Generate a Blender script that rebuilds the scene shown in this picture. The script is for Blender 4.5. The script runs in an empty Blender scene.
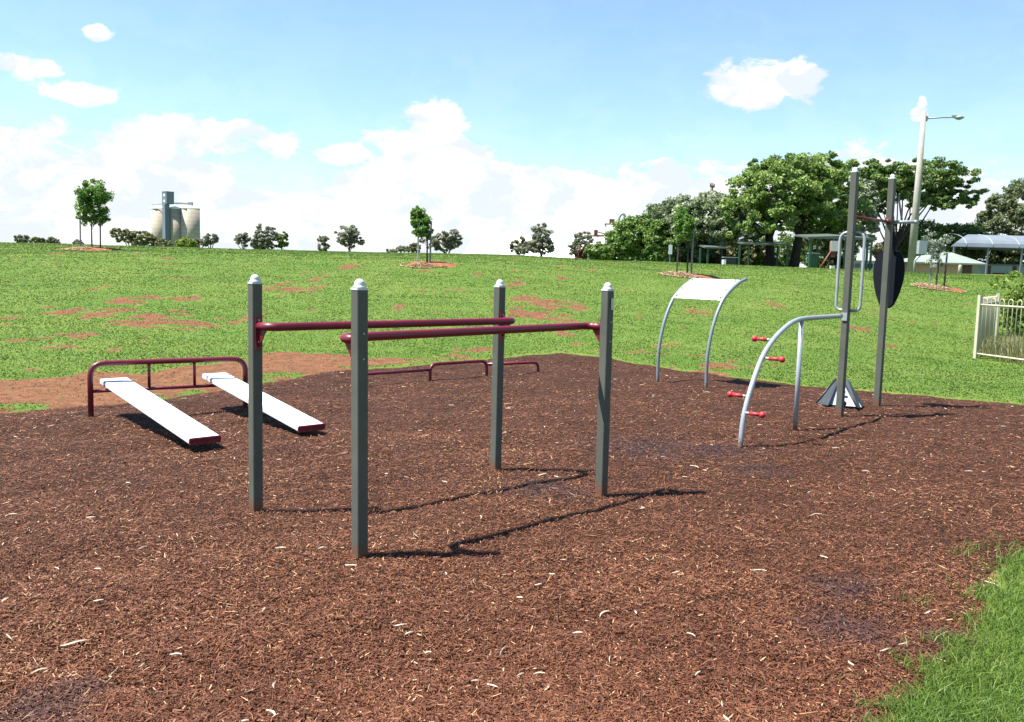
import bpy, math, random
import numpy as np
from mathutils import Vector, Matrix
random.seed(7); RNG = np.random.default_rng(11)
R = math.radians
sc = bpy.context.scene
COL = sc.collection

# ---------------------------------------------------------------- camera
F_PX, W_PX, H_PX = 900.0, 1024, 722
CAM = Vector((0, 0, 1.6)); PITCH = math.atan(0.1044); ROLL = math.atan(0.026)
fw = Vector((0, math.cos(PITCH), -math.sin(PITCH)))
r0 = Vector((1, 0, 0)); u0 = Vector((0, math.sin(PITCH), math.cos(PITCH)))
rt = r0 * math.cos(ROLL) + u0 * math.sin(ROLL)
up = u0 * math.cos(ROLL) - r0 * math.sin(ROLL)
cam_d = bpy.data.cameras.new('camera'); cam = bpy.data.objects.new('camera', cam_d); COL.objects.link(cam)
cam.matrix_world = Matrix(((rt.x, up.x, -fw.x, 0), (rt.y, up.y, -fw.y, 0), (rt.z, up.z, -fw.z, CAM.z), (0, 0, 0, 1)))
cam_d.sensor_width = 36; cam_d.lens = 36 * F_PX / W_PX; cam_d.clip_end = 9000; cam_d.clip_start = .05
sc.camera = cam

def ray(px, py):
    return (fw * F_PX + rt * (px - 512) + up * (361 - py)).normalized()
def gnd(px, py, z=0.015):
    d = ray(px, py); t = (z - CAM.z) / d.z
    return CAM + d * t
def at(px, py, Y):
    d = ray(px, py); return CAM + d * (Y / d.y)
def vpl(px, py, p0, dr):          # hit the vertical plane through p0 along horizontal direction dr
    n = Vector((-dr.y, dr.x, 0)); d = ray(px, py)
    return CAM + d * ((p0 - CAM).dot(n) / d.dot(n))

# ---------------------------------------------------------------- numpy noise, terrain
def _hash(ix, iy, s):
    h = (ix * 374761393 + iy * 668265263 + s * 974711) & 0xffffffff
    h = ((h ^ (h >> 13)) * 1274126177) & 0xffffffff
    return ((h ^ (h >> 16)) & 0xffff) / 65535.0
def vnoise(x, y, s=0):
    ix = np.floor(x).astype(np.int64); iy = np.floor(y).astype(np.int64)
    fx = x - ix; fy = y - iy; fx = fx * fx * (3 - 2 * fx); fy = fy * fy * (3 - 2 * fy)
    a = _hash(ix, iy, s); b = _hash(ix + 1, iy, s); c = _hash(ix, iy + 1, s); d = _hash(ix + 1, iy + 1, s)
    return (a * (1 - fx) + b * fx) * (1 - fy) + (c * (1 - fx) + d * fx) * fy
def fbm(x, y, s=0, o=4):
    v = 0; a = .5; t = 0
    for k in range(o):
        v = v + a * vnoise(x, y, s + k * 17); t += a; a *= .5; x = x * 2.03; y = y * 2.03
    return v / t
def sstep(a, b, x):
    t = np.clip((x - a) / (b - a), 0, 1); return t * t * (3 - 2 * t)

def terrain(x, y):
    x = np.asarray(x, float); y = np.asarray(y, float)
    u = np.clip(x / np.maximum(y, 5), -1, 1)
    hc = np.interp(u, [-.7, -.45, 0, .12, .22, .5, .8], [2.2, 2.15, 2.2, 2.1, 2.05, 1.9, 1.9])
    y0 = np.interp(u, [-.7, -.4, 0, .3, .55, .8], [11.5, 12.5, 15.5, 15.5, 22.5, 23])
    yc = np.interp(u, [-.7, 0, .2, .5, .8], [50, 50, 54, 60, 60])
    L = (yc - y0) / 1.3
    s = (y - y0) / L
    p = np.where(s < -.15, 0, np.where(s < .15, (s + .15) ** 2 / .6, s))
    p = np.where(s > .7, 1 - np.clip(1.3 - s, 0, 1) ** 2 / 1.2, p)
    z = hc * np.clip(p, 0, 1)
    fall = np.interp(u, [-1, .05, .16, .38, .46, 1], [2.2, 2.2, .0, .0, 1.0, 1.0])
    z = z - fall * sstep(0, 1, (y - yc - 2) / 30)
    z = z + (fbm(x * .25, y * .25, 3) - .5) * .16 * sstep(14, 24, y) * sstep(900, 120, y)
    z = z + (fbm(x * 1.1, y * 1.1, 5) - .5) * .035 * sstep(12, 18, y) * sstep(300, 80, y)
    return z
def tz(x, y): return float(terrain(np.array([x]), np.array([y]))[0])
def onterr(px, py):
    d = ray(px, py); t = 5.0
    while t < 200:
        p = CAM + d * t
        if p.z < tz(p.x, p.y): break
        t += .1
    return Vector((p.x, p.y, tz(p.x, p.y)))
def atT(px, Y):          # on the terrain at distance Y in pixel column px (taken near the skyline)
    p = at(px, 268, Y); return Vector((p.x, p.y, tz(p.x, p.y)))

EDGE = [(0, 410), (60, 404), (100, 402), (150, 399), (200, 392), (270, 381), (330, 372), (380, 369), (430, 366), (480, 362),
        (520, 359), (560, 357), (600, 360), (660, 368), (740, 377), (800, 384), (860, 388), (900, 391), (960, 396), (1024, 402)]
NEAR = [(1024, 556), (1008, 580), (992, 604), (978, 636), (950, 672), (926, 700), (904, 722)]
MPOLY = [(-9.5, 9.0)] + [tuple(gnd(a, b).xy) for a, b in EDGE] + [(8.6, 10.8), (8.6, 8.2), (4.6, 6.1)] + \
        [tuple(gnd(a, b).xy) for a, b in NEAR] + [(.92, 2.0), (.45, 1.0), (-9.5, .2)]
def mulch_sd(x, y):       # + inside
    P = np.array(MPOLY); n = len(P)
    dmin = np.full(x.shape, 1e9); ins = np.zeros(x.shape, bool)
    for i in range(n):
        ax, ay = P[i]; bx, by = P[(i + 1) % n]
        ex, ey = bx - ax, by - ay
        t = np.clip(((x - ax) * ex + (y - ay) * ey) / (ex * ex + ey * ey), 0, 1)
        dmin = np.minimum(dmin, np.hypot(x - ax - t * ex, y - ay - t * ey))
        c = ((ay > y) != (by > y)) & (x < (bx - ax) * (y - ay) / ((by - ay) or 1e-9) + ax)
        ins ^= c
    sd = np.where(ins, dmin, -dmin)
    return sd + (fbm(x * 3, y * 3, 9) - .5) * .28
def mulch_z(x, y):
    sd = mulch_sd(x, y)
    return -.028 + .035 * sstep(-.02, .25, sd) - .03 * (sd < -.02) + (fbm(x * 1.5, y * 1.5, 21) - .58) * .08 * sstep(0, .5, sd) + (fbm(x * 9, y * 9, 22) - .5) * .018 * sstep(-.05, .2, sd)

PATCH = [(130, 301, 20, 4), (160, 318, 30, 5), (205, 325, 22, 4), (110, 312, 16, 4), (65, 311, 10, 3), (30, 338, 18, 2.5), (88, 334, 12, 2.5),
         (10, 318, 9, 2), (102, 288, 5, 2), (150, 322, 40, 3),
         (276, 286, 6, 3), (291, 290, 5, 3), (317, 288, 6, 3.5), (319, 278, 6, 2.5), (347, 267, 5, 2), (314, 311, 6, 2), (302, 291, 6, 2),
         (522, 298, 10, 2.5), (547, 304, 16, 3.5), (540, 316, 20, 3), (520, 311, 8, 4), (561, 279, 7, 2), (577, 307, 7, 3), (563, 320, 12, 3),
         (458, 352, 8, 2), (482, 350, 8, 2), (563, 334, 8, 2), (690, 312, 20, 1.5), (722, 365, 26, 2.5),
         (859, 329, 9, 3), (165, 259, 4, 1.5), (170, 264, 4, 2), (520, 282, 4, 2), (770, 303, 4, 1.5),
         (880, 345, 7, 1.2), (60, 345, 20, 2), (250, 318, 8, 2), (400, 306, 6, 2), (185, 300, 10, 2)]
PW = []
for (a, b, ra, rb) in PATCH:
    c = onterr(a, b); e = onterr(a + ra, b); g = onterr(a, b - rb)
    PW.append((c.x, c.y, (e - c).length, max((g - c).xy.length, .12)))
def soil(x, y):
    n = fbm(x * 1.6, y * 1.6, 40, 5)
    n2 = fbm(x * .35, y * .35, 50, 3)
    s = sstep(.76, .81, n * .75 + n2 * .36) * .8
    nn_ = fbm(x * 3.1, y * 3.1, 71, 4); n3_ = fbm(x * 7, y * 5, 72, 3)
    for (cx, cy, rx, ry) in PW:
        q = np.hypot((x - cx) / (rx * 1.25), (y - cy) / (ry * 1.5 + .15))
        s = np.maximum(s, sstep(.0, .3, (1 - q) * .7 + (nn_ - .5) * 2.4 + (n3_ - .5) * .8 - .12) * sstep(1.5, .9, q))
    # bare band along the left back edge of the bark
    sd = -mulch_sd(x, y)
    w = np.interp(x, [-9, -5.5, -4.4, -2.8, -1.9, -1.2, .5, 5, 9], [1.9, 1.8, 1.7, 1.6, .55, .0, -.25, -.25, -.25])
    band = sstep(w + .35, w - .25, sd + (n - .5) * 2.0) * (y > 6)
    green = sstep(.0, .3, .55 - sd) * sstep(.47, .6, fbm(x * 2.2, y * 3, 61)) * (y > 6)
    return np.maximum(s, band * (1 - .9 * green)) * (y > 8.5)

# ---------------------------------------------------------------- materials
def mat(name, col=(.5, .5, .5), rough=.6, metal=0, spec=.5, coat=0, var=0, vscale=8, bump=0, bscale=60):
    col = tuple(c * .78 for c in col)
    m = bpy.data.materials.new(name); m.use_nodes = True
    nt = m.node_tree; b = nt.nodes['Principled BSDF']
    b.inputs['Base Color'].default_value = (*col, 1); b.inputs['Roughness'].default_value = rough
    b.inputs['Metallic'].default_value = metal; b.inputs['Specular IOR Level'].default_value = spec
    b.inputs['Coat Weight'].default_value = coat; b.inputs['Coat Roughness'].default_value = .15
    if var or bump:
        tc = nt.nodes.new('ShaderNodeNewGeometry')
    if var:
        n = nt.nodes.new('ShaderNodeTexNoise'); n.inputs['Scale'].default_value = vscale; n.inputs['Detail'].default_value = 6
        n.inputs['Roughness'].default_value = .65
        nt.links.new(tc.outputs['Position'], n.inputs['Vector'])
        r = nt.nodes.new('ShaderNodeValToRGB')
        r.color_ramp.elements[0].position = .3; r.color_ramp.elements[1].position = .7
        r.color_ramp.elements[0].color = (*[c * (1 - var) for c in col], 1)
        r.color_ramp.elements[1].color = (*[min(1, c * (1 + var)) for c in col], 1)
        nt.links.new(n.outputs['Fac'], r.inputs['Fac']); nt.links.new(r.outputs['Color'], b.inputs['Base Color'])
        mr = nt.nodes.new('ShaderNodeMapRange'); mr.inputs['To Min'].default_value = max(0, rough - .12); mr.inputs['To Max'].default_value = min(1, rough + .15)
        nt.links.new(n.outputs['Fac'], mr.inputs['Value']); nt.links.new(mr.outputs['Result'], b.inputs['Roughness'])
    if bump:
        n = nt.nodes.new('ShaderNodeTexNoise'); n.inputs['Scale'].default_value = bscale; n.inputs['Detail'].default_value = 4
        nt.links.new(tc.outputs['Position'], n.inputs['Vector'])
        bp = nt.nodes.new('ShaderNodeBump'); bp.inputs['Strength'].default_value = bump; bp.inputs['Distance'].default_value = .01
        nt.links.new(n.outputs['Fac'], bp.inputs['Height']); nt.links.new(bp.outputs['Normal'], b.inputs['Normal'])
    return m

M = {}
M['post'] = mat('grey_post_paint', (.105, .11, .092), .55, 0, .15, 0, .12, 5, .05, 300)
def splash(m, h=.16, col=(.13, .055, .03)):
    nt = m.node_tree; b = nt.nodes['Principled BSDF']; src = b.inputs['Base Color'].links[0].from_socket
    g = nt.nodes.new('ShaderNodeNewGeometry'); s = nt.nodes.new('ShaderNodeSeparateXYZ'); nt.links.new(g.outputs['Position'], s.inputs[0])
    n = nt.nodes.new('ShaderNodeTexNoise'); n.inputs['Scale'].default_value = 45; n.inputs['Detail'].default_value = 6; n.inputs['Roughness'].default_value = .7
    nt.links.new(g.outputs['Position'], n.inputs['Vector'])
    a = nt.nodes.new('ShaderNodeMapRange'); a.inputs['From Min'].default_value = h; a.inputs['From Max'].default_value = 0; nt.links.new(s.outputs['Z'], a.inputs['Value'])
    q = nt.nodes.new('ShaderNodeMath'); q.operation = 'MULTIPLY_ADD'; q.inputs[1].default_value = .45; nt.links.new(a.outputs[0], q.inputs[0]); nt.links.new(n.outputs['Fac'], q.inputs[2])
    r = nt.nodes.new('ShaderNodeMapRange'); r.inputs['From Min'].default_value = .66; r.inputs['From Max'].default_value = .82; r.inputs['To Max'].default_value = .8; nt.links.new(q.outputs[0], r.inputs['Value'])
    x = nt.nodes.new('ShaderNodeMix'); x.data_type = 'RGBA'; x.inputs[7].default_value = (*col, 1)
    nt.links.new(r.outputs[0], x.inputs['Factor']); nt.links.new(src, x.inputs[6]); nt.links.new(x.outputs[2], b.inputs['Base Color'])
splash(M['post'])
M['cap'] = mat('white_cap_plastic', (.6, .62, .64), .45, 0, .5, 0, .08, 20)
M['red'] = mat('burgundy_paint', (.155, .006, .022), .42, 0, .4, .15, .15, 9)
M['redhandle'] = mat('red_grip_rubber', (.5, .02, .03), .5, 0, .5, 0, .1, 30)
M['tube'] = mat('silver_tube_paint', (.34, .375, .4), .38, .15, .5, 0, .1, 9)
M['tube2'] = mat('dull_silver_tube_paint', (.22, .26, .29), .4, .25, .5, 0, .1, 9)
M['white'] = mat('white_board_plastic', (.66, .67, .69), .5, 0, .3, 0, .13, 9)
M['strap'] = mat('blue_grey_strap', (.22, .26, .42), .6)
M['dark'] = mat('black_rubber_pad', (.009, .011, .018), .7, 0, .15, 0, .2, 14)
splash(M['white'], .1, (.4, .33, .27)); splash(M['tube']); splash(M['tube2']); splash(M['red'], .12)
M['brass'] = mat('brass_bolt', (.35, .28, .08), .35, .8)
M['bolt'] = mat('steel_bolt', (.45, .45, .46), .3, .7)
M['sticker'] = mat('pale_sticker', (.55, .57, .55), .4)
M['cream'] = mat('cream_fence_paint', (.5, .47, .34), .45, 0, .5, 0, .1, 12)
M['ramp_dark'] = mat('shaded_ramp_paint', (.05, .06, .07), .65, 0, .1, 0, .15, 20)  # grey plates, with the shade on them darkened into the colour
M['ramp_light'] = mat('sunlit_ramp_sheet', (.36, .39, .43), .6, 0, .1, 0, .1, 20)  # sunlight on the centre plate is put into this pale colour
M['concrete'] = mat('pole_concrete', (.37, .35, .3), .85, 0, .3, 0, .15, 3, .2, 40)
M['concrete_cream'] = None
M['metalsheet'] = mat('grey_sheet_metal', (.33, .38, .4), .5, .2, .5, 0, .1, 2)
M['roofmint'] = mat('pale_green_roof', (.25, .29, .26), .6, 0, .5, 0, .07, 2)
M['brown'] = mat('dark_brown_paint', (.09, .035, .02), .6)
M['glass'] = mat('dark_window_glass', (.03, .035, .04), .1, 0, .7)
M['greenpaint'] = mat('dark_green_paint', (.02, .085, .05), .45, 0, .5, 0, .15, 5)
M['shelterroof'] = mat('tree_shaded_shelter_roof', (.075, .1, .078), .6, 0, .5, 0, .15, 2)  # green roof darkened: shade from the trees is put into its colour
M['black'] = mat('black_enamel', (.02, .02, .02), .5)
M['signwhite'] = mat('white_sign_face', (.75, .76, .78), .5)
M['playred'] = mat('faded_red_plastic', (.22, .06, .035), .6)
M['wood'] = mat('weathered_wood', (.16, .13, .11), .85, 0, .3, 0, .25, 10, .3, 60)
M['wooddark'] = mat('dark_stake_wood', (.075, .06, .055), .85, 0, .3, 0, .25, 10)
M['woodgrey'] = mat('grey_stake_wood', (.17, .19, .2), .8, 0, .3, 0, .25, 10)
M['woodpale'] = mat('pale_stake_paint', (.5, .52, .53), .8, 0, .3, 0, .3, 6)
M['shedwhite'] = mat('white_shed_cladding', (.85, .86, .88), .6, 0, .3, 0, .03, .05)
M['shade'] = mat('blue_grey_shade_roof', (.17, .2, .235), .6, 0, .5, 0, .1, .5)
M['bark'] = mat('tree_bark', (.045, .036, .03), .9, 0, .2, 0, .35, 4, .5, 12)
M['barkyoung'] = mat('young_tree_bark', (.07, .06, .055), .85, 0, .2, 0, .3, 12)
M['rust'] = mat('rusty_red_steel', (.2, .06, .04), .8)

def wave_mat(name, col, col2, scale, axis='Z', rough=.8, brick=False, bw=.24, bh=.086):
    col = tuple(c * .78 for c in col); col2 = tuple(c * .78 for c in col2)
    m = bpy.data.materials.new(name); m.use_nodes = True; nt = m.node_tree; b = nt.nodes['Principled BSDF']
    b.inputs['Roughness'].default_value = rough
    g = nt.nodes.new('ShaderNodeNewGeometry')
    if brick:
        t = nt.nodes.new('ShaderNodeTexBrick'); t.inputs['Scale'].default_value = 1
        t.inputs['Brick Width'].default_value = bw; t.inputs['Row Height'].default_value = bh; t.inputs['Mortar Size'].default_value = .01
        t.inputs['Color1'].default_value = (*col, 1); t.inputs['Color2'].default_value = (*col2, 1); t.inputs['Mortar'].default_value = (.4, .37, .33, 1)
        s = nt.nodes.new('ShaderNodeSeparateXYZ'); c = nt.nodes.new('ShaderNodeCombineXYZ')
        nt.links.new(g.outputs['Position'], s.inputs[0]); nt.links.new(s.outputs['X'], c.inputs['X']); nt.links.new(s.outputs['Z'], c.inputs['Y'])
        nt.links.new(c.outputs[0], t.inputs['Vector']); nt.links.new(t.outputs['Color'], b.inputs['Base Color'])
    else:
        w = nt.nodes.new('ShaderNodeTexWave'); w.bands_direction = axis; w.inputs['Scale'].default_value = scale
        w.inputs['Distortion'].default_value = .6; w.inputs['Detail'].default_value = 3
        r = nt.nodes.new('ShaderNodeValToRGB'); r.color_ramp.elements[0].color = (*col2, 1); r.color_ramp.elements[1].color = (*col, 1)
        r.color_ramp.elements[0].position = .0; r.color_ramp.elements[1].position = .12
        n = nt.nodes.new('ShaderNodeTexNoise'); n.inputs['Scale'].default_value = .25; n.inputs['Detail'].default_value = 5
        mx = nt.nodes.new('ShaderNodeMix'); mx.data_type = 'RGBA'; mx.blend_type = 'MULTIPLY'; mx.inputs['Factor'].default_value = .35
        nt.links.new(g.outputs['Position'], w.inputs['Vector']); nt.links.new(g.outputs['Position'], n.inputs['Vector'])
        nt.links.new(w.outputs['Fac'], r.inputs['Fac']); nt.links.new(r.outputs['Color'], mx.inputs[6]); nt.links.new(n.outputs['Fac'], mx.inputs[7])
        nt.links.new(mx.outputs[2], b.inputs['Base Color'])
    return m
M['silo'] = wave_mat('silo_concrete', (.5, .43, .34), (.38, .325, .255), .13)
M['brick'] = wave_mat('tan_brick', (.62, .34, .2), (.5, .27, .16), 1, brick=True)
M['tower'] = mat('blue_grey_tower_sheet', (.16, .2, .25), .6, 0, .3)
M['corr'] = wave_mat('grey_corrugated_sheet', (.42, .43, .44), (.3, .31, .32), 1.2, 'X')

def leaf_mat(name, c0, c1, c2, transl=.3, gloss=.3):
    c0, c1, c2 = [tuple(q * (.8 if 'grass' in name else .9) for q in c) for c in (c0, c1, c2)]
    m = bpy.data.materials.new(name); m.use_nodes = True; nt = m.node_tree
    b = nt.nodes['Principled BSDF']; out = nt.nodes['Material Output']
    a = nt.nodes.new('ShaderNodeAttribute'); a.attribute_name = 'tint'
    r = nt.nodes.new('ShaderNodeValToRGB'); e = r.color_ramp.elements
    e[0].position = 0; e[0].color = (*c0, 1); e[1].position = 1; e[1].color = (*c2, 1)
    k = e.new(.55); k.color = (*c1, 1)
    nt.links.new(a.outputs['Fac'], r.inputs['Fac']); nt.links.new(r.outputs['Color'], b.inputs['Base Color'])
    b.inputs['Roughness'].default_value = .5; b.inputs['Specular IOR Level'].default_value = gloss
    t = nt.nodes.new('ShaderNodeBsdfTranslucent'); nt.links.new(r.outputs['Color'], t.inputs['Color'])
    mx = nt.nodes.new('ShaderNodeMixShader'); mx.inputs[0].default_value = transl
    nt.links.new(b.outputs[0], mx.inputs[1]); nt.links.new(t.outputs[0], mx.inputs[2]); nt.links.new(mx.outputs[0], out.inputs[0])
    return m
M['leafA'] = leaf_mat('bright_green_foliage', (.06, .115, .022), (.155, .255, .05), (.34, .42, .14))
M['leafW'] = leaf_mat('grey_green_flowering_foliage', (.06, .105, .035), (.17, .225, .1), (.54, .57, .43))
M['leafD'] = leaf_mat('dark_green_foliage', (.04, .085, .018), (.11, .19, .04), (.25, .31, .1))
M['leafG'] = leaf_mat('dull_gum_foliage', (.13, .145, .1), (.22, .23, .16), (.37, .365, .26), .4)
M['leafO'] = leaf_mat('olive_foliage', (.09, .1, .045), (.17, .175, .075), (.28, .27, .13), .3)
M['leafR'] = leaf_mat('grey_olive_foliage', (.06, .085, .035), (.14, .175, .075), (.27, .3, .15), .3)
M['leafY'] = leaf_mat('fresh_sapling_foliage', (.075, .16, .035), (.17, .31, .06), (.3, .45, .12), .5)
M['leafB'] = leaf_mat('reddish_brown_foliage', (.07, .03, .03), (.14, .065, .055), (.2, .11, .09), .2)
M['leafL'] = leaf_mat('yellow_green_foliage', (.1, .16, .02), (.2, .28, .04), (.34, .4, .08), .35)
M['leafP'] = leaf_mat('silvery_foliage', (.12, .15, .11), (.24, .28, .22), (.4, .44, .36), .25)
M['blade'] = leaf_mat('grass_blade', (.09, .168, .026), (.145, .228, .037), (.3, .33, .09), .35, .25)
M['drygrass'] = leaf_mat('dry_tall_grass', (.2, .22, .07), (.34, .32, .14), (.5, .45, .25), .3, .2)
M['straw'] = leaf_mat('pale_straw_flake', (.3, .16, .08), (.5, .36, .22), (.66, .56, .4), .1, .2)

DAMP = [tuple(gnd(a, b).xy) + (r,) for a, b, r in [(650, 445, .9), (715, 450, .6), (845, 585, .32), (850, 625, .38), (40, 705, .3), (545, 487, .5), (960, 640, .3), (70, 690, .2), (760, 470, .4)]]
def damp_nodes(nt, colsock, dark=(.02, .012, .015)):
    g = nt.nodes.new('ShaderNodeNewGeometry'); last = None
    for (x, y, r) in DAMP:
        d = nt.nodes.new('ShaderNodeVectorMath'); d.operation = 'DISTANCE'; d.inputs[1].default_value = (x, y, .03)
        nt.links.new(g.outputs['Position'], d.inputs[0])
        k = nt.nodes.new('ShaderNodeMapRange'); k.inputs['From Min'].default_value = 0; k.inputs['From Max'].default_value = r * 1.6
        k.inputs['To Min'].default_value = 1; k.inputs['To Max'].default_value = 0
        nt.links.new(d.outputs['Value'], k.inputs['Value'])
        if last is None: last = k.outputs[0]
        else:
            q = nt.nodes.new('ShaderNodeMath'); q.operation = 'MAXIMUM'; nt.links.new(last, q.inputs[0]); nt.links.new(k.outputs[0], q.inputs[1]); last = q.outputs[0]
    n = nt.nodes.new('ShaderNodeTexNoise'); n.inputs['Scale'].default_value = 5; n.inputs['Detail'].default_value = 6; n.inputs['Roughness'].default_value = .7
    nt.links.new(g.outputs['Position'], n.inputs['Vector'])
    mu = nt.nodes.new('ShaderNodeMath'); mu.operation = 'MULTIPLY'; nt.links.new(last, mu.inputs[0]); nt.links.new(n.outputs['Fac'], mu.inputs[1])
    mr = nt.nodes.new('ShaderNodeMapRange'); mr.inputs['From Min'].default_value = .22; mr.inputs['From Max'].default_value = .5; mr.inputs['To Max'].default_value = .68
    nt.links.new(mu.outputs[0], mr.inputs['Value'])
    mx = nt.nodes.new('ShaderNodeMix'); mx.data_type = 'RGBA'; mx.inputs[7].default_value = (*dark, 1)
    nt.links.new(mr.outputs[0], mx.inputs['Factor']); nt.links.new(colsock, mx.inputs[6])
    return mx.outputs[2]

def mulch_mat():
    m = bpy.data.materials.new('bark_mulch'); m.use_nodes = True; nt = m.node_tree; b = nt.nodes['Principled BSDF']
    b.inputs['Roughness'].default_value = .9; b.inputs['Specular IOR Level'].default_value = .2
    g = nt.nodes.new('ShaderNodeNewGeometry')
    n = nt.nodes.new('ShaderNodeTexNoise'); n.inputs['Scale'].default_value = 55; n.inputs['Detail'].default_value = 5; n.inputs['Distortion'].default_value = 1.5
    n2 = nt.nodes.new('ShaderNodeTexNoise'); n2.inputs['Scale'].default_value = 1.1; n2.inputs['Detail'].default_value = 4
    v = nt.nodes.new('ShaderNodeTexVoronoi'); v.inputs['Scale'].default_value = 70
    for t in (n, n2, v): nt.links.new(g.outputs['Position'], t.inputs['Vector'])
    r = nt.nodes.new('ShaderNodeValToRGB'); e = r.color_ramp.elements
    e[0].position = .3; e[0].color = (.018, .006, .003, 1); e[1].position = .75; e[1].color = (.09, .036, .016, 1)
    nt.links.new(n.outputs['Fac'], r.inputs['Fac'])
    mx = nt.nodes.new('ShaderNodeMix'); mx.data_type = 'RGBA'; mx.blend_type = 'MULTIPLY'; mx.inputs['Factor'].default_value = .5
    r2 = nt.nodes.new('ShaderNodeValToRGB'); r2.color_ramp.elements[0].color = (.6, .6, .6, 1); r2.color_ramp.elements[1].color = (1, 1, 1, 1)
    r2.color_ramp.elements[0].position = .35; r2.color_ramp.elements[1].position = .65
    nt.links.new(n2.outputs['Fac'], r2.inputs['Fac'])
    nt.links.new(r.outputs['Color'], mx.inputs[6]); nt.links.new(r2.outputs['Color'], mx.inputs[7])
    nt.links.new(damp_nodes(nt, mx.outputs[2]), b.inputs['Base Color'])
    bp = nt.nodes.new('ShaderNodeBump'); bp.inputs['Strength'].default_value = .9; bp.inputs['Distance'].default_value = .02
    nt.links.new(v.outputs['Distance'], bp.inputs['Height']); nt.links.new(bp.outputs['Normal'], b.inputs['Normal'])
    return m
M['mulch'] = mulch_mat()
def chip_mat():
    m = bpy.data.materials.new('bark_shred'); m.use_nodes = True; nt = m.node_tree; b = nt.nodes['Principled BSDF']
    b.inputs['Roughness'].default_value = .75; b.inputs['Specular IOR Level'].default_value = .3
    a = nt.nodes.new('ShaderNodeAttribute'); a.attribute_name = 'tint'
    r = nt.nodes.new('ShaderNodeValToRGB'); e = r.color_ramp.elements
    e[0].position = 0; e[0].color = (.028, .009, .004, 1); e[1].position = 1; e[1].color = (.48, .31, .18, 1)
    k = e.new(.4); k.color = (.11, .036, .0155, 1); k = e.new(.78); k.color = (.2, .078, .036, 1); k = e.new(.9); k.color = (.36, .205, .1, 1)
    nt.links.new(a.outputs['Fac'], r.inputs['Fac'])
    nt.links.new(damp_nodes(nt, r.outputs['Color'], (.035, .02, .024)), b.inputs['Base Color'])
    return m
M['chip'] = chip_mat()
M['paleleaf'] = mat('bleached_leaf', (.5, .43, .33), .6, 0, .3, 0, .2, 30)

def lawn_mat():
    m = bpy.data.materials.new('lawn'); m.use_nodes = True; nt = m.node_tree; b = nt.nodes['Principled BSDF']
    b.inputs['Roughness'].default_value = .9; b.inputs['Specular IOR Level'].default_value = .15
    g = nt.nodes.new('ShaderNodeNewGeometry')
    def noise(s, d=5, ro=.6):
        n = nt.nodes.new('ShaderNodeTexNoise'); n.inputs['Scale'].default_value = s; n.inputs['Detail'].default_value = d; n.inputs['Roughness'].default_value = ro
        nt.links.new(g.outputs['Position'], n.inputs['Vector']); return n
    n1 = noise(14, 6, .7); n2 = noise(.5, 4); n3 = noise(7, 8, .82)
    r = nt.nodes.new('ShaderNodeValToRGB'); e = r.color_ramp.elements
    e[0].position = .3; e[0].color = (.062, .108, .016, 1); e[1].position = .72; e[1].color = (.105, .165, .027, 1)
    nt.links.new(n1.outputs['Fac'], r.inputs['Fac'])
    r2 = nt.nodes.new('ShaderNodeValToRGB'); e = r2.color_ramp.elements
    e[0].position = .4; e[0].color = (.06, .12, .014, 1); e[1].position = .68; e[1].color = (.15, .17, .035, 1)
    nt.links.new(n2.outputs['Fac'], r2.inputs['Fac'])
    mx = nt.nodes.new('ShaderNodeMix'); mx.data_type = 'RGBA'; mx.inputs['Factor'].default_value = .4
    nt.links.new(r.outputs['Color'], mx.inputs[6]); nt.links.new(r2.outputs['Color'], mx.inputs[7])
    rs = nt.nodes.new('ShaderNodeValToRGB'); e = rs.color_ramp.elements
    e[0].position = .3; e[0].color = (.06, .021, .01, 1); e[1].position = .72; e[1].color = (.23, .105, .05, 1)
    nt.links.new(n3.outputs['Fac'], rs.inputs['Fac'])
    a = nt.nodes.new('ShaderNodeAttribute'); a.attribute_name = 'soil'
    ad = nt.nodes.new('ShaderNodeMath'); ad.operation = 'ADD'; nt.links.new(a.outputs['Fac'], ad.inputs[0])
    sb = nt.nodes.new('ShaderNodeMath'); sb.operation = 'MULTIPLY_ADD'; sb.inputs[1].default_value = 1.0; sb.inputs[2].default_value = -.5
    nt.links.new(n3.outputs['Fac'], sb.inputs[0]); nt.links.new(sb.outputs[0], ad.inputs[1])
    mr = nt.nodes.new('ShaderNodeMapRange'); mr.inputs['From Min'].default_value = .4; mr.inputs['From Max'].default_value = .6
    nt.links.new(ad.outputs[0], mr.inputs['Value'])
    m2 = nt.nodes.new('ShaderNodeMix'); m2.data_type = 'RGBA'
    nt.links.new(mr.outputs[0], m2.inputs['Factor']); nt.links.new(mx.outputs[2], m2.inputs[6]); nt.links.new(rs.outputs['Color'], m2.inputs[7])
    nt.links.new(m2.outputs[2], b.inputs['Base Color'])
    bp = nt.nodes.new('ShaderNodeBump'); bp.inputs['Strength'].default_value = .7; bp.inputs['Distance'].default_value = .05
    nt.links.new(n1.outputs['Fac'], bp.inputs['Height']); nt.links.new(bp.outputs['Normal'], b.inputs['Normal'])
    return m
M['lawn'] = lawn_mat()
M['redsoil'] = mat('red_soil', (.25, .1, .05), .95, 0, .1, 0, .35, 7, .8, 30)

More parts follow.
